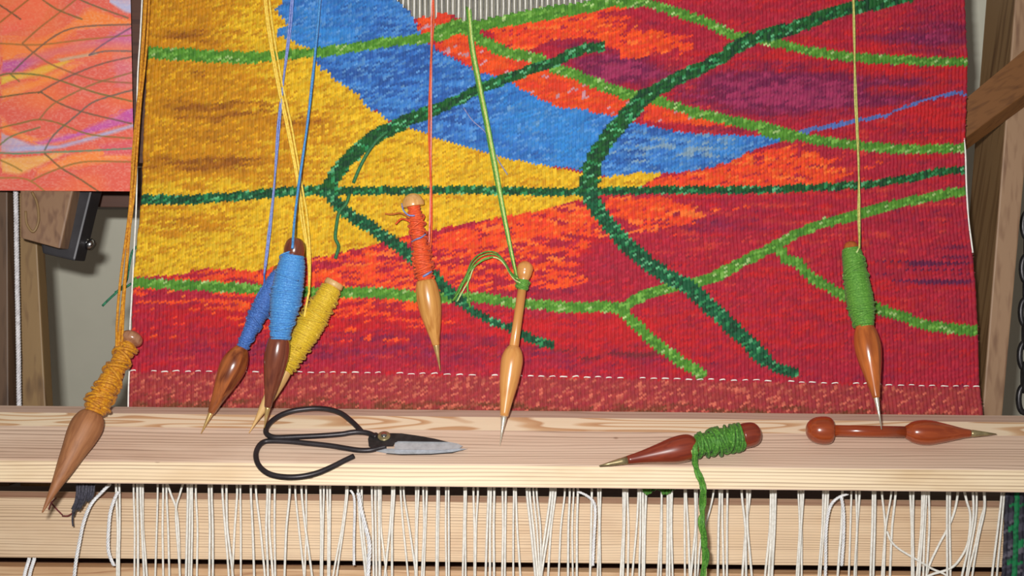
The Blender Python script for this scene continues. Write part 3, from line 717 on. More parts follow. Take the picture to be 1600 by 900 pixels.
def build_paper():
    u = np.linspace(0, 1, NX + 1); v = np.linspace(0, 1, NY + 1)
    Vv, Uu = np.meshgrid(v, u, indexing='ij')
    yb = 299 - 1.5 * (1 - Uu); Y = -60 + (yb + 60) * Vv
    X = -45 + (204 + 6 * np.clip(Y / 298, -.2, 1) + 45) * Uu
    nn = -.016 + .004 * np.sin(Uu * 2.2) + .004 * Vv * Vv
    dd = D - nn
    co = np.array(CAM) + (np.array(_F) + ((X - 800) / FPX)[..., None] * np.array(_R) - ((Y - 450) / FPX)[..., None] * np.array(_U)) * dd[..., None]
    mi = np.array(MAT[pp.name]); V = co.reshape(-1, 3) @ mi[:3, :3].T + mi[:3, 3]
    qi, qj = np.meshgrid(np.arange(NX), np.arange(NY)); v0 = (qj * (NX + 1) + qi).ravel()
    F = np.stack([v0, v0 + NX + 1, v0 + NX + 2, v0 + 1], 1)
    cx = (X[:-1, :-1] + X[1:, 1:]) / 2; cy = (Y[:-1, :-1] + Y[1:, 1:]) / 2
    CC = npl(drawing(cx.ravel(), cy.ravel(), None, None))
    me = bpy.data.meshes.new('sheet'); me.vertices.add(len(V)); me.vertices.foreach_set('co', V.ravel())
    me.loops.add(F.size); me.loops.foreach_set('vertex_index', F.ravel())
    me.polygons.add(len(F)); me.polygons.foreach_set('loop_start', np.arange(len(F)) * 4); me.update(calc_edges=True)
    me.polygons.foreach_set('use_smooth', np.ones(len(F), bool))
    a = me.attributes.new('dye', 'FLOAT_COLOR', 'FACE')
    a.data.foreach_set('color', np.concatenate([CC, np.ones((len(CC), 1))], 1).astype(np.float32).ravel())
    me.materials.append(M['paper']); me.update()
    o = bpy.data.objects.new('sheet', me); COL.objects.link(o); o.parent = pp
    s = o.modifiers.new('thickness', 'SOLIDIFY'); s.thickness = .0004; s.offset = -1
build_paper()

# ------------------------------------------------------------------ bobbins
def frame(A, B):                   # local +z runs from head A to tip B
    z = (B - A).normalized(); x = z.orthogonal().normalized(); y = z.cross(x)
    return Matrix((x, y, z)).transposed()
def interp_prof(prof, t):
    return float(np.interp(t, [p[0] for p in prof], [p[1] for p in prof]))
def winding(prof, s, yr, jitter=.25, over=6, loosen=.0):
    # prof in px (t, r): a dense helix of yarn laid on a core
    t0, t1 = prof[0][0], prof[-1][0]
    sp = smoothprof(prof, 6)
    core = lathe([(t * s, max(.0006, r * s - yr * 1.1)) for t, r in sp], 24)
    parts = [core]; pitch = yr * 1.75 / s; n = int((t1 - t0) / pitch); pts = []
    ss = 16
    ph = random.random() * 6
    for i in range(n * ss + 1):
        a = 2 * math.pi * i / ss; t = t0 + (t1 - t0) * i / (n * ss)
        tw = t + math.sin(a + ph) * .22 * pitch + math.sin(a * .37 + ph) * jitter * pitch
        r = interp_prof(sp, t) * s - yr + random.uniform(-.25, .25) * yr * jitter * 2
        pts.append(Vector((r * math.cos(a), r * math.sin(a), tw * s)))
    parts.append(tube(pts, yr, 5))
    for k in range(over):           # slanting overwraps
        ta = random.uniform(t0 + 2, t1 - 12); tb = min(t1 - 1, ta + random.uniform(14, 34)); a0 = random.random() * 6.28; tr = random.choice([-1, 1]) * random.uniform(1.0, 2.2) * math.pi
        p = []
        for i in range(25):
            u = i / 24; t = ta + (tb - ta) * u; a = a0 + tr * u; r = interp_prof(sp, t) * s + yr * (.35 if 0 < i < 24 else -1) + loosen * s * math.sin(u * math.pi)
            p.append(Vector((r * math.cos(a), r * math.sin(a), t * s)))
        parts.append(tube(p, yr * .95, 5))
    return join(parts)
def bobbin(label, A, B, scale_px, head, body, tip, wood, tipmat=None, shaft=None, wind=None, wmat=None, yr=.0009, over=6, headmat=None, wjit=.25, loosen=0., group='weaving bobbins'):
    A, B = Vector(A), Vector(B)
    Lpx = (tip or body)[-1][0]; s = (B - A).length / Lpx
    k = scale_px / s                # radii were measured at the local pixel scale
    rt = thing('bobbin', label, 'bobbin', A, frame(A, B), group)
    pr = lambda p, kk=5: [(t * s, max(.00015, r * scale_px)) for t, r in smoothprof(p, kk)]
    if head: obj('head', lathe(pr(head), 32), headmat or wood, rt, local=True)
    obj('shaft', lathe([(t * s, r * scale_px) for t, r in shaft], 20), wood, rt, local=True)
    obj('body', lathe(pr(body), 36), wood, rt, local=True)
    if tip: obj('metal_tip', lathe([(t * s, max(.0001, r * scale_px)) for t, r in tip], 20), tipmat, rt, local=True, label='pointed metal tip')
    if wind:
        w_ = [(t, r * k) for t, r in wind]
        obj('yarn_winding', winding(w_, s, yr, wjit, over, loosen), wmat, rt, local=True)
    return rt
def strand(rt, pts, r, mat, sides=6, name='yarn_strand', tw=0.0, cnt=1, spread=0.0, label=None):
    for q in range(cnt):
        ph = random.random() * 6.28; P = []
        N = len(pts)
        for i, (x, y, n) in enumerate(pts):
            e = spread * math.sin(i * 1.7 + ph + q * 2.1) if 0 < i < N - 1 else spread * .3 * math.sin(q * 2.1)
            P.append(T(x + e, y, n + .0006 * q))
        c = crom(P, 7)
        mm = mat[q % len(mat)] if isinstance(mat, (list, tuple)) else mat
        obj(name, tube([p + Vector((random.uniform(-1, 1), 0, 0)) * .00012 for p in c], r, sides), mm, rt, label=label)

W = {}
W['b1'] = turned('matte_tan_wood', (168, 112, 72), (140, 88, 54), .6, .0)
W['b1h'] = turned('pinkish_glossy_wood', (176, 128, 96), (148, 98, 72), .25, .6)
W['b2'] = turned('striped_rosewood', (172, 96, 48), (98, 44, 24), .25, .6, 200)
W['b3'] = turned('dark_brown_wood', (128, 68, 46), (94, 44, 32), .25, .6)
W['b4'] = turned('pale_boxwood', (222, 182, 122), (200, 156, 98), .5, .1)
W['b5'] = turned('golden_oak', (214, 156, 84), (178, 116, 52), .28, .6)
W['b6'] = turned('light_pear', (218, 156, 88), (200, 134, 70), .28, .6)
W['b7'] = turned('orange_rosewood', (196, 108, 48), (146, 72, 30), .22, .7, 180)
W['b8'] = turned('deep_red_mahogany', (142, 58, 36), (110, 40, 28), .32, .4)
W['b9'] = turned('red_brown_cherry', (164, 74, 36), (136, 54, 26), .24, .6)
Y = {}
Y['gold'] = yarnm('gold_yarn', (172, 100, 8), (214, 148, 14), (240, 184, 50), fs=450)
Y['blue'] = yarnm('mid_blue_yarn', (40, 78, 150), (74, 122, 198), (140, 176, 228), fs=800)
Y['lblue'] = yarnm('sky_blue_yarn', (50, 116, 188), (84, 156, 216), (150, 196, 236), fs=800)
Y['lil'] = yarnm('lilac_blue_yarn', (96, 116, 190), (140, 156, 214), fs=600)
Y['yel'] = yarnm('yellow_yarn', (190, 152, 18), (222, 188, 42), (244, 218, 100), fs=700)
Y['yels'] = yarnm('pale_yellow_yarn', (224, 178, 40), (244, 214, 96), fs=500)
Y['org'] = yarnm('orange_yarn', (204, 64, 20), (232, 92, 38), (240, 136, 96), fs=600)
Y['pink'] = yarnm('salmon_yarn', (226, 110, 84), (236, 150, 140), fs=450)
Y['gr'] = yarnm('leaf_green_yarn', (68, 128, 36), (104, 164, 58), (168, 208, 120), fs=700)
Y['grp'] = yarnm('pale_green_yarn', (160, 190, 100), (206, 220, 150), fs=500)
Y['grd'] = yarnm('grass_green_yarn', (44, 100, 24), (84, 146, 46), (140, 190, 90), fs=600)
Y['olive'] = yarnm('olive_yarn', (170, 170, 70), (214, 210, 120), fs=450)

# depth of beam front edge in front of the tapestry plane
def n_of(p): return D - (p - CAM).dot(_F)
nf = n_of(on_beam(100, 724, 0, 2))

# 1 gold, hanging over the beam at the far left
nA = .014; tE = (724 - 522) / (800 - 522); n_tip = nA + (nf + 19 * S(nf) * .95 - nA) / tE
n_tip = min(n_tip, .155)
b1 = bobbin('gold-wound bobbin with large matte tan body reaching over the beam at far left',
       T(211, 519, nA), T(66, 801, n_tip), S(.05),
       [(0, 1), (1.5, 9), (6, 15.5), (12, 18), (18, 16), (22, 9)],
       [(146, 9), (150, 18), (160, 23), (172, 25), (190, 23.5), (210, 19.5), (235, 15), (262, 9.5), (290, 4.8), (314, 1)], None,
       W['b1'], shaft=[(16, 7), (150, 8)], wind=[(16, 9), (20, 12), (34, 15.5), (60, 14.5), (85, 18), (110, 18), (135, 20), (148, 15)], wmat=Y['gold'], yr=.0015, over=12, headmat=W['b1h'], wjit=.35, loosen=1.)
for q, pts in enumerate(([(232, -70, -.002), (227, 20, .003), (219, 130, .004), (209, 230, .006), (204, 330, .008), (197, 420, .012), (190, 490, .018), (184, 552, .028)],
            [(230, -70, -.001), (223, 60, .004), (217, 150, .005), (209, 250, .007), (201, 340, .009), (189, 430, .013), (183, 500, .019), (182, 545, .028)],
            [(236, -70, -.001), (230, 60, .003), (218, 180, .005), (210, 300, .007), (200, 380, .01), (194, 470, .015), (190, 548, .028)])):
    strand(b1, pts, (.0016, .0013, .0012)[q], Y['gold'])
strand(b1, [(198, 560, .012), (193, 585, .01), (186, 605, .012), (180, 622, .018)], .0012, yarnm('brown_yarn', (110, 50, 40), (140, 70, 50)), label='short brown yarn end')
# 2 mid blue
t2 = on_beam(314, 678, .0012)
b2_ = bobbin('bobbin wound with darker blue yarn, striped red-brown body, beside the sky-blue one',
       T(440, 414, .0105), t2, S(.02), [(0, 1), (2, 6), (7, 9.5), (14, 9), (18, 7)],
       [(143, 7), (147, 11), (158, 17), (172, 20.5), (188, 20), (208, 16), (235, 9.5), (257, 5.5)], [(255, 4.3), (259, 4.0), (275, 2.16), (292, 0.6)],
       W['b2'], M['brass'], [(14, 5), (148, 6)], [(12, 9), (30, 12.5), (60, 15), (90, 15), (115, 12), (146, 9.5)], Y['blue'], .0008, 8)
strand(b2_, [(462, -70, .003), (453, 40, .004), (444, 120, .004), (435, 200, .005), (428, 290, .006), (420, 370, .008), (413, 428, .012)], .0009, [Y['blue'], Y['lil'], Y['lil']], cnt=3, spread=1.6)
strand(b2_, [(413, 425, .012), (412, 445, .018), (402, 462, .02), (396, 484, .019), (399, 500, .018)], .0008, Y['blue'])
# 4 yellow
t4 = on_beam(389, 677, .0012)
b4_ = bobbin('bobbin thickly wound with yellow yarn, flat pale head, behind the sky-blue one',
       T(524, 440, .0145), t4, S(.02), None,
       [(150, 9), (160, 11), (180, 11.3), (205, 9.5), (225, 7), (248, 3.2), (272, .6)], None,
       W['b4'], shaft=[(0, 14), (1, 15.2), (8, 15.6), (9, 14.5), (9.5, 8), (152, 8)], wind=[(9, 14.5), (16, 18), (40, 19), (70, 22.5), (95, 22), (120, 17.5), (145, 15), (162, 11.5)], wmat=Y['yel'], yr=.0009, over=16, wjit=.5, loosen=1.5)
for q, (dx, rr) in enumerate(((0, .0011), (5, .001), (-3, .0009))):
    strand(b4_, [(410 + dx, -70, .003), (418 + dx, 20, .004), (432 + dx, 110, .005), (451 + dx, 200, .006), (466 + dx * .8, 280, .006), (474 + dx * 1.2, 340, .008), (482 + dx * .5, 400, .012), (483, 460, .027)], rr, Y['yels'])
strand(b4_, [(483, 455, .027), (478, 480, .03), (476, 500, .0295), (484, 518, .0295), (496, 524, .028)], .0011, Y['yels'])
# 3 sky blue
t3 = on_beam(413, 669, .0115)
b3_ = bobbin('bobbin wound with sky-blue yarn, dark brown body, in front of the yellow one',
       T(463, 371, .049), t3, S(.04), [(0, 2), (1.5, 8), (6, 13), (14, 15.5), (24, 16), (34, 13)],
       [(156, 11), (160, 15.5), (170, 18), (184, 19), (200, 17.5), (225, 13), (252, 7.5), (268, 5.5)], [(266, 4.47), (271, 4.16), (285, 2.3), (301, 0.6)],
       W['b3'], M['brass'], [(20, 8), (160, 9)], [(18, 10), (26, 16), (40, 21), (70, 24), (100, 24.5), (130, 20), (162, 15)], Y['lblue'], .00085, 8)
strand(b3_, [(506, -70, .006), (497, 50, .01), (489, 120, .014), (478, 200, .02), (468, 280, .028), (462, 340, .044), (457, 388, .063)], .0011, [Y['lblue'], Y['lil'], Y['lblue']], cnt=3, spread=1.5)
# 5 orange
b5_ = bobbin('bobbin wound with orange yarn, pale mushroom head and golden wood body',
       T(643, 302, .0140), T(688, 580, .0125), S(.011), [(0, .5), (1, 6), (4, 11), (9, 15), (14, 17), (19, 17.3), (20.5, 16), (21, 9)],
       [(136, 12), (139, 15), (150, 17.5), (166, 18.8), (185, 17.5), (208, 12.8), (228, 8), (240, 5.8)], [(239, 5.4), (241, 5.4), (255, 3), (281, .5)],
       W['b5'], M['brass'], [(19, 7.5), (140, 8)], [(20, 9), (26, 11), (45, 12.5), (70, 12), (95, 14), (115, 14.5), (138, 12.5)], Y['org'], .0011, 14, headmat=turned('pale_oak', (228, 176, 112), (204, 146, 82), .28, .5), wjit=.6, loosen=1.2)
strand(b5_, [(677, -20, .002), (676, 30, .002), (673, 90, .004), (672, 200, .005), (674, 300, .006), (672, 370, .008), (668, 420, .016)], .0008, [Y['org'], Y['pink'], Y['org']], cnt=3, spread=2)
for pts in ([(640, 340, .02), (626, 333, .014), (612, 335, .01), (602, 334, .009)], [(641, 346, .02), (628, 342, .014), (618, 350, .01)]):
    strand(b5_, pts, .0009, yarnm('rust_yarn', (170, 90, 20), (200, 110, 40)) if pts[-1][0] == 602 else Y['org'], label='loose yarn end beside the head')
strand(b5_, [(628, 318, .014), (630, 328, .019), (638, 336, .022), (648, 337, .022)], .0007, Y['lil'], label='lilac yarn turn')
strand(b5_, [(643, 378, .012), (650, 374, .0235), (658, 371, .0245), (665, 366, .018)], .0007, Y['lil'], label='lilac yarn turn')
strand(b5_, [(661, 432, .0225), (668, 428, .024), (674, 424, .018)], .001, Y['lil'], label='lilac yarn turn')
# 6 bare, with tied green yarn
t6 = on_beam(781, 697, .0012)
b6_ = bobbin('pale orange bobbin with bare slim shaft and green yarn knotted at its neck',
       T(822, 408, .012), t6, S(.03), [(0, .5), (1.5, 6), (6, 11), (11, 12.8), (15, 13), (15.6, 12.4), (22, 11.5), (30, 8.5), (40, 7)],
       [(136, 7.2), (138, 9.5), (146, 14.5), (158, 17.3), (172, 17), (195, 14.6), (222, 10), (246, 6.3)], [(245, 5.16), (250, 4.48), (268, 2.3), (292, 0.6)],
       W['b6'], M['nickel'], [(25, 7), (100, 7.2), (136, 7.6), (137, 7)], [(30, 9), (34, 10.5), (42, 10.5), (46, 8.5)], Y['gr'], .0008, 3)
for q, (dx, m_) in enumerate(((-3.5, 'grd'), (-1.7, 'gr'), (0, 'olive'), (1.7, 'grp'), (3.5, 'gr'))):
    strand(b6_, [(732 + dx, 10 + q, .001), (737 + dx, 70, .005), (748 + dx, 130, .006), (760 + dx, 190, .007), (774 + dx, 265, .007), (788 + dx * .8, 340, .008), (800 + dx * .6, 400, .012), (808 + dx * .3, 436, .022)], .00062, Y[m_])
L1 = [(811, 437, .022), (800, 430, .016), (789, 412, .01), (778, 400, .009), (765, 397, .009), (750, 402, .009), (738, 414, .008), (731, 432, .008), (722, 448, .006), (712, 466, .005)]
for q, (dy, m_) in enumerate(((0, 'gr'), (5, 'grp'), (-4, 'grd'))):
    strand(b6_, [(x + dy * .4, y + dy, n + .0008 * q) for x, y, n in L1], .0007, Y[m_])
strand(b6_, [(712, 466, .005), (708, 469, .006), (716, 458, .008), (725, 440, .01), (735, 422, .011), (752, 408, .012), (770, 401, .012)], .0009, Y['gr'])
strand(b6_, [(734, 420, .009), (731, 440, .008), (731, 460, .008), (735, 481, .006)], .0009, Y['gr'])
# 9 bare on the beam
mid9 = 1.0
A9 = on_beam(1259, 672, .0125, 1); B9 = on_beam(1557, 678, .0108, 1)
b9_ = bobbin('bare red-brown bobbin with mushroom head lying on the right end of the beam',
       A9, B9, S(.035), [(0, .5), (1.5, 8), (6, 14.5), (14, 19.5), (24, 21.5), (33, 21.5), (38, 20), (41, 17), (41.5, 9)],
       [(154, 8.5), (160, 12), (168, 16.5), (182, 19.2), (198, 18.6), (222, 13.5), (245, 8), (257, 6)], [(256, 5.6), (262, 5.6), (280, 3.2), (298, .5)],
       W['b9'], M['brass_dull'], [(40, 8.8), (100, 9), (156, 9)], group='weaving bobbins')
# 7 green hanging
t7 = on_beam(1377.5, 671, .0225, 1)
b7_ = bobbin('bobbin wound with light green yarn, hanging at the right of the tapestry',
       T(1328, 377, .0145), t7, S(.03), [(0, .5), (1.5, 6), (5, 10), (11, 12), (20, 12)],
       [(132, 11), (137, 13.5), (150, 18), (168, 20.3), (188, 18.5), (212, 13.4), (236, 8), (249, 5.6)], [(247, 4.47), (250, 4.0), (270, 2.16), (297, 0.6)],
       W['b7'], M['nickel'], [(16, 8), (136, 8)], [(12, 13), (18, 16), (40, 18), (70, 20.5), (100, 21.5), (122, 19), (138, 15)], Y['gr'], .0009, 8)
strand(b7_, [(1332, -70, .002), (1335, 50, .005), (1337, 150, .005), (1341, 250, .006), (1342, 330, .01), (1343, 388, .026)], .0008, [Y['olive'], Y['gr'], Y['olive']], cnt=3, spread=1.3)
strand(b7_, [(1343, 386, .026), (1334, 402, .026), (1322, 416, .022), (1317, 432, .014)], .0008, Y['grp'])
# 8 green on beam
A8 = on_beam(1187, 676, .0138, 1); B8 = on_beam(936, 728, .0105, 2)
b8_ = bobbin('deep red-brown bobbin loosely wound with green yarn, lying on the beam right of the scissors',
       A8, B8, S(.045), [(0, 3), (1, 10), (5, 15.5), (11, 18.5), (20, 19.5), (30, 19)],
       [(102, 11), (106, 16), (113, 20), (124, 21.2), (140, 20), (165, 14.5), (190, 9.6), (213, 6.4)], [(212, 6.2), (222, 5.4), (240, 3.2), (257, .6)],
       W['b8'], M['brass_dull'], [(20, 12), (108, 9)], [(22, 17.5), (34, 18.5), (50, 18), (66, 19.5), (84, 17), (98, 17.5), (108, 14)], Y['grd'], .0015, 12, wjit=.7, loosen=2.5)
def beam_strand(pts, r, m): # points given as px, py, height above beam (face auto) or n when py > 760
    P = []
    for x, y, h in pts: P.append(on_beam(x, y, h) if y < 758 else T(x, y, h))
    return tube([p + Vector((random.uniform(-1, 1), random.uniform(-1, 1), 0)) * .00025 for p in crom(P, 8)], r, 6)
for q, m_ in enumerate(('grd', 'gr', 'grd', 'grp', 'grd', 'gr', 'grd')):
    j_ = lambda w_: random.uniform(-w_, w_)
    obj('yarn_strand', beam_strand([(1088 + j_(2), 680, .02), (1084 + j_(5), 702, .02), (1087 + j_(4), 725, .006), (1093 + j_(4), 745, .003),
        (1098 + j_(4), 764, nf + .010), (1097 + j_(4), 790, nf + .001), (1095 + j_(5), 815, .07), (1099 + j_(5), 845, .064), (1103 + j_(5), 870, .06), (1099 + j_(4), 905, .055), (1096, 960, .05)],
        .0013 if m_ != 'grp' else .0006, None), Y[m_], b8_)

# ------------------------------------------------------------------ scissors
scp = lambda X, Yy: (380 + X / 4.444, 630 + Yy / 4.444)
F2P, F2N = BF[2]
def F2(px, py, h): return hit(px, py, F2P + F2N * h, F2N)
sc = thing('scissors', 'black iron scissors with looped handles and bright steel blades lying on the beam', 'scissors', F2(600, 690, 0))
up = [(925, 235), (880, 212), (840, 203), (790, 200), (740, 205), (680, 215), (550, 225), (400, 232), (240, 238), (190, 230), (160, 208), (162, 172), (195, 128), (255, 86), (330, 57), (400, 44), (500, 36), (600, 44), (680, 71), (740, 116), (790, 162), (822, 198)]
lo = [(990, 300), (940, 312), (880, 326), (800, 326), (700, 311), (600, 295), (450, 279), (330, 267), (200, 262), (142, 270), (105, 305), (88, 360), (104, 425), (152, 475), (220, 502), (320, 513), (420, 506), (520, 482), (620, 440), (700, 400), (768, 368)]
rr = .0024
def hpath(pts, h): return crom([F2(*scp(a, b), h) for a, b in pts], 6)
obj('handle', tube(hpath(up, rr + .0022), rr, 12), M['iron'], sc)
obj('handle', tube(hpath(lo, rr), rr, 12), M['iron'], sc)
pu = [(872, 300), (866, 250), (880, 205), (925, 203), (945, 215), (1000, 207), (1100, 209), (1220, 226), (1330, 246), (1425, 269), (1300, 267), (1075, 264), (1052, 275), (1040, 298), (960, 300), (905, 315)]
bl = obj('blade', plate([scp(*p) for p in pu], F2, .0022, .0046), M['steel_dark'], sc, smooth=False, label='upper blade, dark forged back')
pb_ = [(1052, 276), (1075, 263), (1300, 266), (1425, 268), (1490, 280), (1525, 298), (1500, 314), (1400, 325), (1050, 323)]
obj('cutting_edge', plate([scp(*p) for p in pb_], F2, .0018, .0038), M['steel'], bl, smooth=False, label='bright ground steel face')
pl_ = [(900, 330), (935, 315), (1050, 315), (1400, 320), (1500, 312), (1560, 318), (1450, 343), (1300, 354), (1100, 356), (1000, 349)]
b_2 = obj('blade', plate([scp(*p) for p in pl_], F2, .0002, .0020), M['steel'], sc, smooth=False, label='lower blade, grey steel')
pe = [(1000, 347), (1100, 353), (1300, 351), (1450, 340), (1560, 317), (1450, 346), (1300, 358), (1100, 360), (990, 352)]
obj('blade_edge', plate([scp(*p) for p in pe], F2, .0003, .0024), M['steel_dark'], b_2, smooth=False)
cx_, cy_ = scp(980, 256)
def disc(r0, h0, h1, dome=.3):
    c = F2(cx_, cy_, 0); x = Vector((1, 0, 0)); y = F2N.cross(x); s_ = S(.05)
    rings = [(r0, h0), (r0, h1 * .8 + h0 * .2), (r0 * .85, h1), (r0 * .3, h1 + dome * .001)]
    V, F = [], []
    for r, h in rings:
        for k in range(24):
            a = 2 * math.pi * k / 24; V.append(c + (x * math.cos(a) + y * math.sin(a)) * r * s_ + F2N * h)
    for i in range(3):
        for k in range(24): F.append((i * 24 + k, i * 24 + (k + 1) % 24, (i + 1) * 24 + (k + 1) % 24, (i + 1) * 24 + k))
    F.append(tuple(72 + k for k in range(24))); F.append(tuple(range(24))[::-1]); return V, F
rv = obj('rivet_washer', disc(10, .0044, .0058), M['brass_dull'], sc)
obj('rivet', disc(5, .0056, .0072), M['shiny'], rv)

# ------------------------------------------------------------------ hanging warp ends
A_ = [(35, 42, 40), (58, 62, 62), (78, 85, 100), (92, 92, 118), (185, 180, 170), (220, 215, 220), (240, 250, 258), (372, 370, 362), (390, 385, 380), (400, 402, 395), (425, 435, 430), (505, 512, 508), (523, 530, 530), (590, 605, 630), (615, 617, 655), (680, 668, 652), (702, 705, 705), (768, 778, 788), (800, 825, 855), (870, 862, 875), (885, 880, 905), (918, 915, 920), (1008, 990, 978), (1048, 1065, 1100), (1085, 1105, 1150), (1112, 1115, 1105), (1203, 1208, 1205), (1222, 1218, 1212), (1245, 1252, 1250), (1262, 1262, 1258), (1362, 1342, 1282), (1372, 1350, 1305), (1440, 1450, 1485), (1460, 1465, 1498), (1525, 1530, 1535), (1550, 1548, 1555), (1575, 1570, 1575)]
B_ = [(125, 130, 135), (145, 148, 152), (165, 170, 172), (180, 177, 215), (250, 240, 205), (262, 250, 250), (305, 318, 350), (325, 355, 400), (400, 400, 395), (415, 405, 404), (445, 452, 436), (465, 460, 448), (535, 530, 528), (543, 540, 536), (588, 585, 590), (605, 605, 605), (702, 700, 692), (712, 708, 710), (760, 765, 765), (785, 775, 770), (852, 845, 835), (868, 862, 862), (888, 885, 888), (940, 945, 938), (962, 958, 955), (1010, 1008, 1008), (1025, 1030, 1052), (1095, 1115, 1145), (1112, 1132, 1160), (1135, 1155, 1172), (1155, 1178, 1182), (1240, 1215, 1170), (1256, 1235, 1184), (1270, 1245, 1225), (1328, 1305, 1292), (1360, 1352, 1350), (1385, 1375, 1380), (1410, 1405, 1405), (1500, 1495, 1488), (1540, 1545, 1535), (1555, 1548, 1552)]
C_ = [(338, 340, 318), (350, 345, 335), (368, 375, 370), (445, 435, 402), (462, 460, 452), (480, 478, 475), (498, 492, 485), (610, 605, 585), (613, 612, 605), (655, 655, 650), (672, 668, 668), (685, 680, 690), (775, 775, 778), (785, 800, 812), (850, 858, 820), (862, 862, 850), (1025, 1018, 1012), (1045, 1045, 1055), (1080, 1078, 1078), (1185, 1210, 1215), (1240, 1215, 1188), (1222, 1222, 1255), (1390, 1388, 1350), (1405, 1400, 1375), (1425, 1420, 1400)]
D_ = [(18, 15, 8), (30, 30, 25), (45, 42, 20), (190, 200, 178), (220, 208, 190), (205, 210, 210), (345, 340, 315), (360, 350, 325), (375, 365, 355), (465, 460, 435), (520, 515, 505), (550, 558, 540), (572, 558, 548), (655, 652, 640), (670, 668, 658), (712, 735, 712), (770, 735, 725), (797, 775, 762), (890, 898, 900), (908, 905, 910), (965, 960, 930), (975, 970, 945), (990, 980, 970), (1005, 1010, 990), (1120, 1118, 1120), (1138, 1135, 1140), (1460, 1440, 1400), (1475, 1460, 1430)]
TH = []
for lst, x0, k_ in ((A_, 200, .25), (B_, 550, .25), (C_, 900, .21875), (D_, 1200, .25)):
    for a, b, c in lst: TH.append([(x0 + a * k_, 750), (x0 + a * k_ + random.uniform(-.4, .4), 774), (x0 + (b * .85 + (a + c) / 2 * .15) * k_, 822), (x0 + (c * .6 + b * .4) * k_, 866), (x0 + c * k_, 900), (x0 + (c * 1.4 - b * .4) * k_, 945)])
TH += [[(181, 750), (182, 780), (184, 830), (183, 870), (183, 945)], [(186, 750), (187, 780), (187, 830), (186, 870), (186, 945)],
       [(261, 755), (268, 775), (275, 794), (279, 830), (281, 900), (282, 945)], [(286, 755), (281, 772), (275, 795), (276, 830), (280, 880), (283, 945)],
       [(1497, 755), (1496, 775), (1491, 800), (1481, 825), (1465, 855), (1450, 890), (1440, 945)],
       [(1505, 760), (1511, 785), (1516, 805), (1513, 845), (1502, 870), (1485, 888), (1450, 900), (1420, 920)],
       [(1519, 755), (1521, 785), (1520, 815), (1512, 860), (1503, 900), (1495, 945)], [(1525, 755), (1526, 785), (1524, 815), (1517, 855), (1510, 900), (1505, 945)],
       [(1537, 755), (1539, 785), (1537, 805), (1529, 840), (1519, 900), (1515, 945)], [(1536, 755), (1538, 790), (1532, 812), (1524, 850), (1512, 900), (1506, 945)],
       [(1386, 830), (1392, 845), (1405, 858), (1430, 873), (1455, 888), (1480, 900), (1510, 930)],
       [(1117, 755), (1112, 785), (1101, 825), (1094, 850), (1090, 900)]]
hw = thing('warp_ends', 'dense row of white cotton warp ends hanging below the breast beam', 'warp threads', T(860, 800, -.005))
for i, P in enumerate(TH):
    base = -.009 + (i * 7 % 5) * .0022
    pts = [T(a, b, base + (.0012 if j % 2 else 0)) for j, (a, b) in enumerate(P)]
    obj('warp_thread', tube(crom(pts, 4), .00104 * random.uniform(.85, 1.12), 7), M['white_cotton'], hw)
CORDS = [('leftmost glossy braided cord, curving down and outward in front of the lower beam', [(172, 756), (160, 768), (142, 788), (131, 815), (124, 847), (118, 882), (113, 930)], .0011),
 ('glossy braided cord bowed left beside the first white warp ends', [(186, 768), (181, 775), (172, 802), (169, 840), (170, 864), (178, 884)], .0011),
 ('thin glossy braided cord hanging straight below the scissors blades', [(548, 766), (553, 776), (554, 800), (553, 840), (553, 883)], .0008),
 ('thicker glossy braided cord beside the straight one, below the scissors', [(560, 770), (564, 795), (571, 823), (577, 850), (576, 880), (572, 935)], .0013),
 ('glossy cord running from a slanted knot under the middle of the beam', [(903, 768), (916, 774), (927, 784), (930, 800), (928, 840), (926, 884)], .001),
 ('glossy looped cord under the bare red-brown bobbin, left strand', [(1324, 772), (1309, 778), (1297, 792), (1291, 825), (1290, 875), (1289, 935)], .001),
 ('glossy cord hanging under the bare red-brown bobbin, right strand', [(1314, 774), (1318, 800), (1318, 840), (1315, 884)], .001)]
for lb, P, R_ in CORDS:
    tag(obj('braided_cord', rope([T(a, b, .006) for a, b in P], R_ * .95, R_ * .72, 3, R_ * 8), M['cord']), lb, 'cord', 'glossy braided tie cords under the beam')
tag(obj('braided_cord', join([rope([T(a, b, 0.0) for a, b in [(54 + dx, 872), (46 + dx, 900), (40 + dx, 945)]], .0009, .001, 3, .006) for dx in (-8, 0)]), M['cord']), 'short doubled white cord at the bottom left corner', 'cord', 'glossy braided tie cords under the beam')
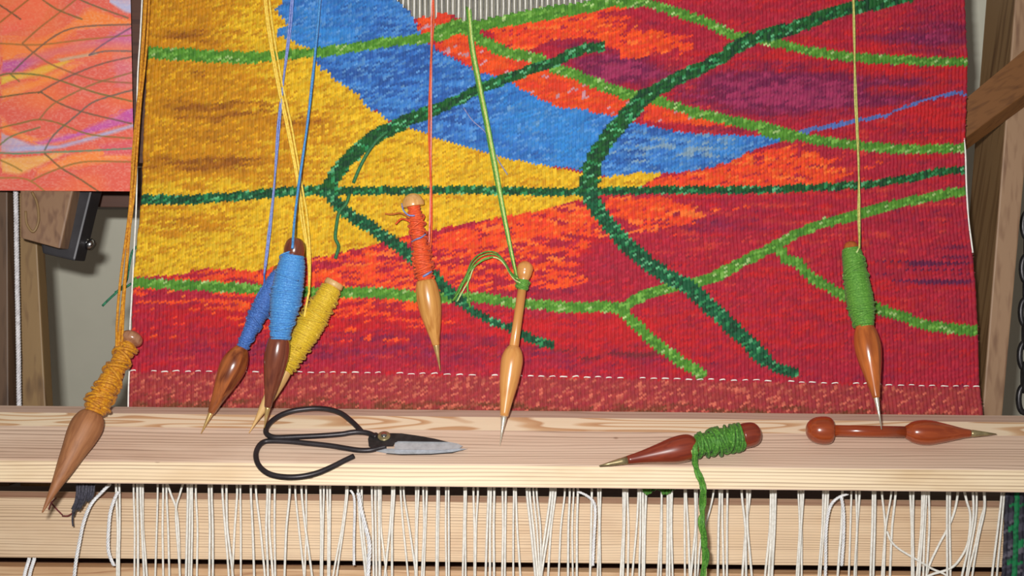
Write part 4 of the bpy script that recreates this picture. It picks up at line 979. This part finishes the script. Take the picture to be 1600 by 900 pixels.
# navy tuft
tf = []
for i in range(46):
    x0 = random.uniform(120, 148); k = random.random()
    x1 = 111 + (x0 - 118) * .75 + random.uniform(-4, 4); y1 = 806 - (x0 - 118) * .9 + random.uniform(-6, 5)
    tf.append(tube(crom([T(x0, 755, .012 + k * .008), T(x0 * .6 + x1 * .4 + 2, 775, .014 + k * .006), T(x1, y1, .008 + k * .006)], 4), .0009, 5))
tf.append(tube(crom([T(115, 790, .012), T(113, 810, .01), T(114, 822, .008)], 4), .0008, 5))
tag(obj('yarn_tuft', join(tf), yarnm('navy_yarn', (40, 40, 52), (84, 82, 96))), 'dark navy fringe of yarn hanging under the left end of the beam', 'yarn')
tf = [tube(crom([T(a, b, -.006) for a, b in P], 5), .0007, 5) for P in ([(74, 775), (79, 784), (88, 795), (97, 804)], [(88, 778), (80, 786), (76, 796)], [(97, 806), (106, 806), (114, 801)])]
tag(obj('yarn_scrap', join(tf), yarnm('dark_red_yarn', (96, 34, 40), (130, 50, 50))), 'crossed dark red yarn scrap beside the tip of the gold bobbin', 'yarn')
# green fluff below beam
fl_ = [tube(crom([T(1005 + i * 2.2, 758, .004), T(1004 + i * 2.3 + random.uniform(-2, 2), 768 + 5 * math.sin(i * .5), .008), T(1008 + i * 2.2, 764, .003)], 3), .0009, 5) for i in range(22)]
tag(obj('yarn_fluff', join(fl_), Y['grd']), 'bit of green yarn caught under the middle of the beam', 'yarn')
# dark woven band bottom right
def rugd(x, y, c, r):
    n = x.size; cell = rng.random(n); C = np.repeat(np.array((40, 38, 50.))[None], n, 0)
    C[cell < .25] = (66, 64, 78); C[cell > .9] = (96, 92, 104)
    g = np.abs(x + (lattice(x, y, 6, 4, 202) - .5) * 4 - (1590 - (y - 770) * .035)) < 7
    C[g] = (16, 122, 70); C[g & (cell < .3)] = (12, 96, 56)
    return C
rg = thing('dark_woven_band', 'dark navy woven band with a green stripe at the bottom right corner', 'textile', T(1595, 850, .0))
weave_mesh('band', 9, 768, 940, 4.2, lambda y: 1571 - (y - 770) * .05, lambda y: 1640 + 0 * y, rugd, None, .004, .0016, M['woven'], rg)
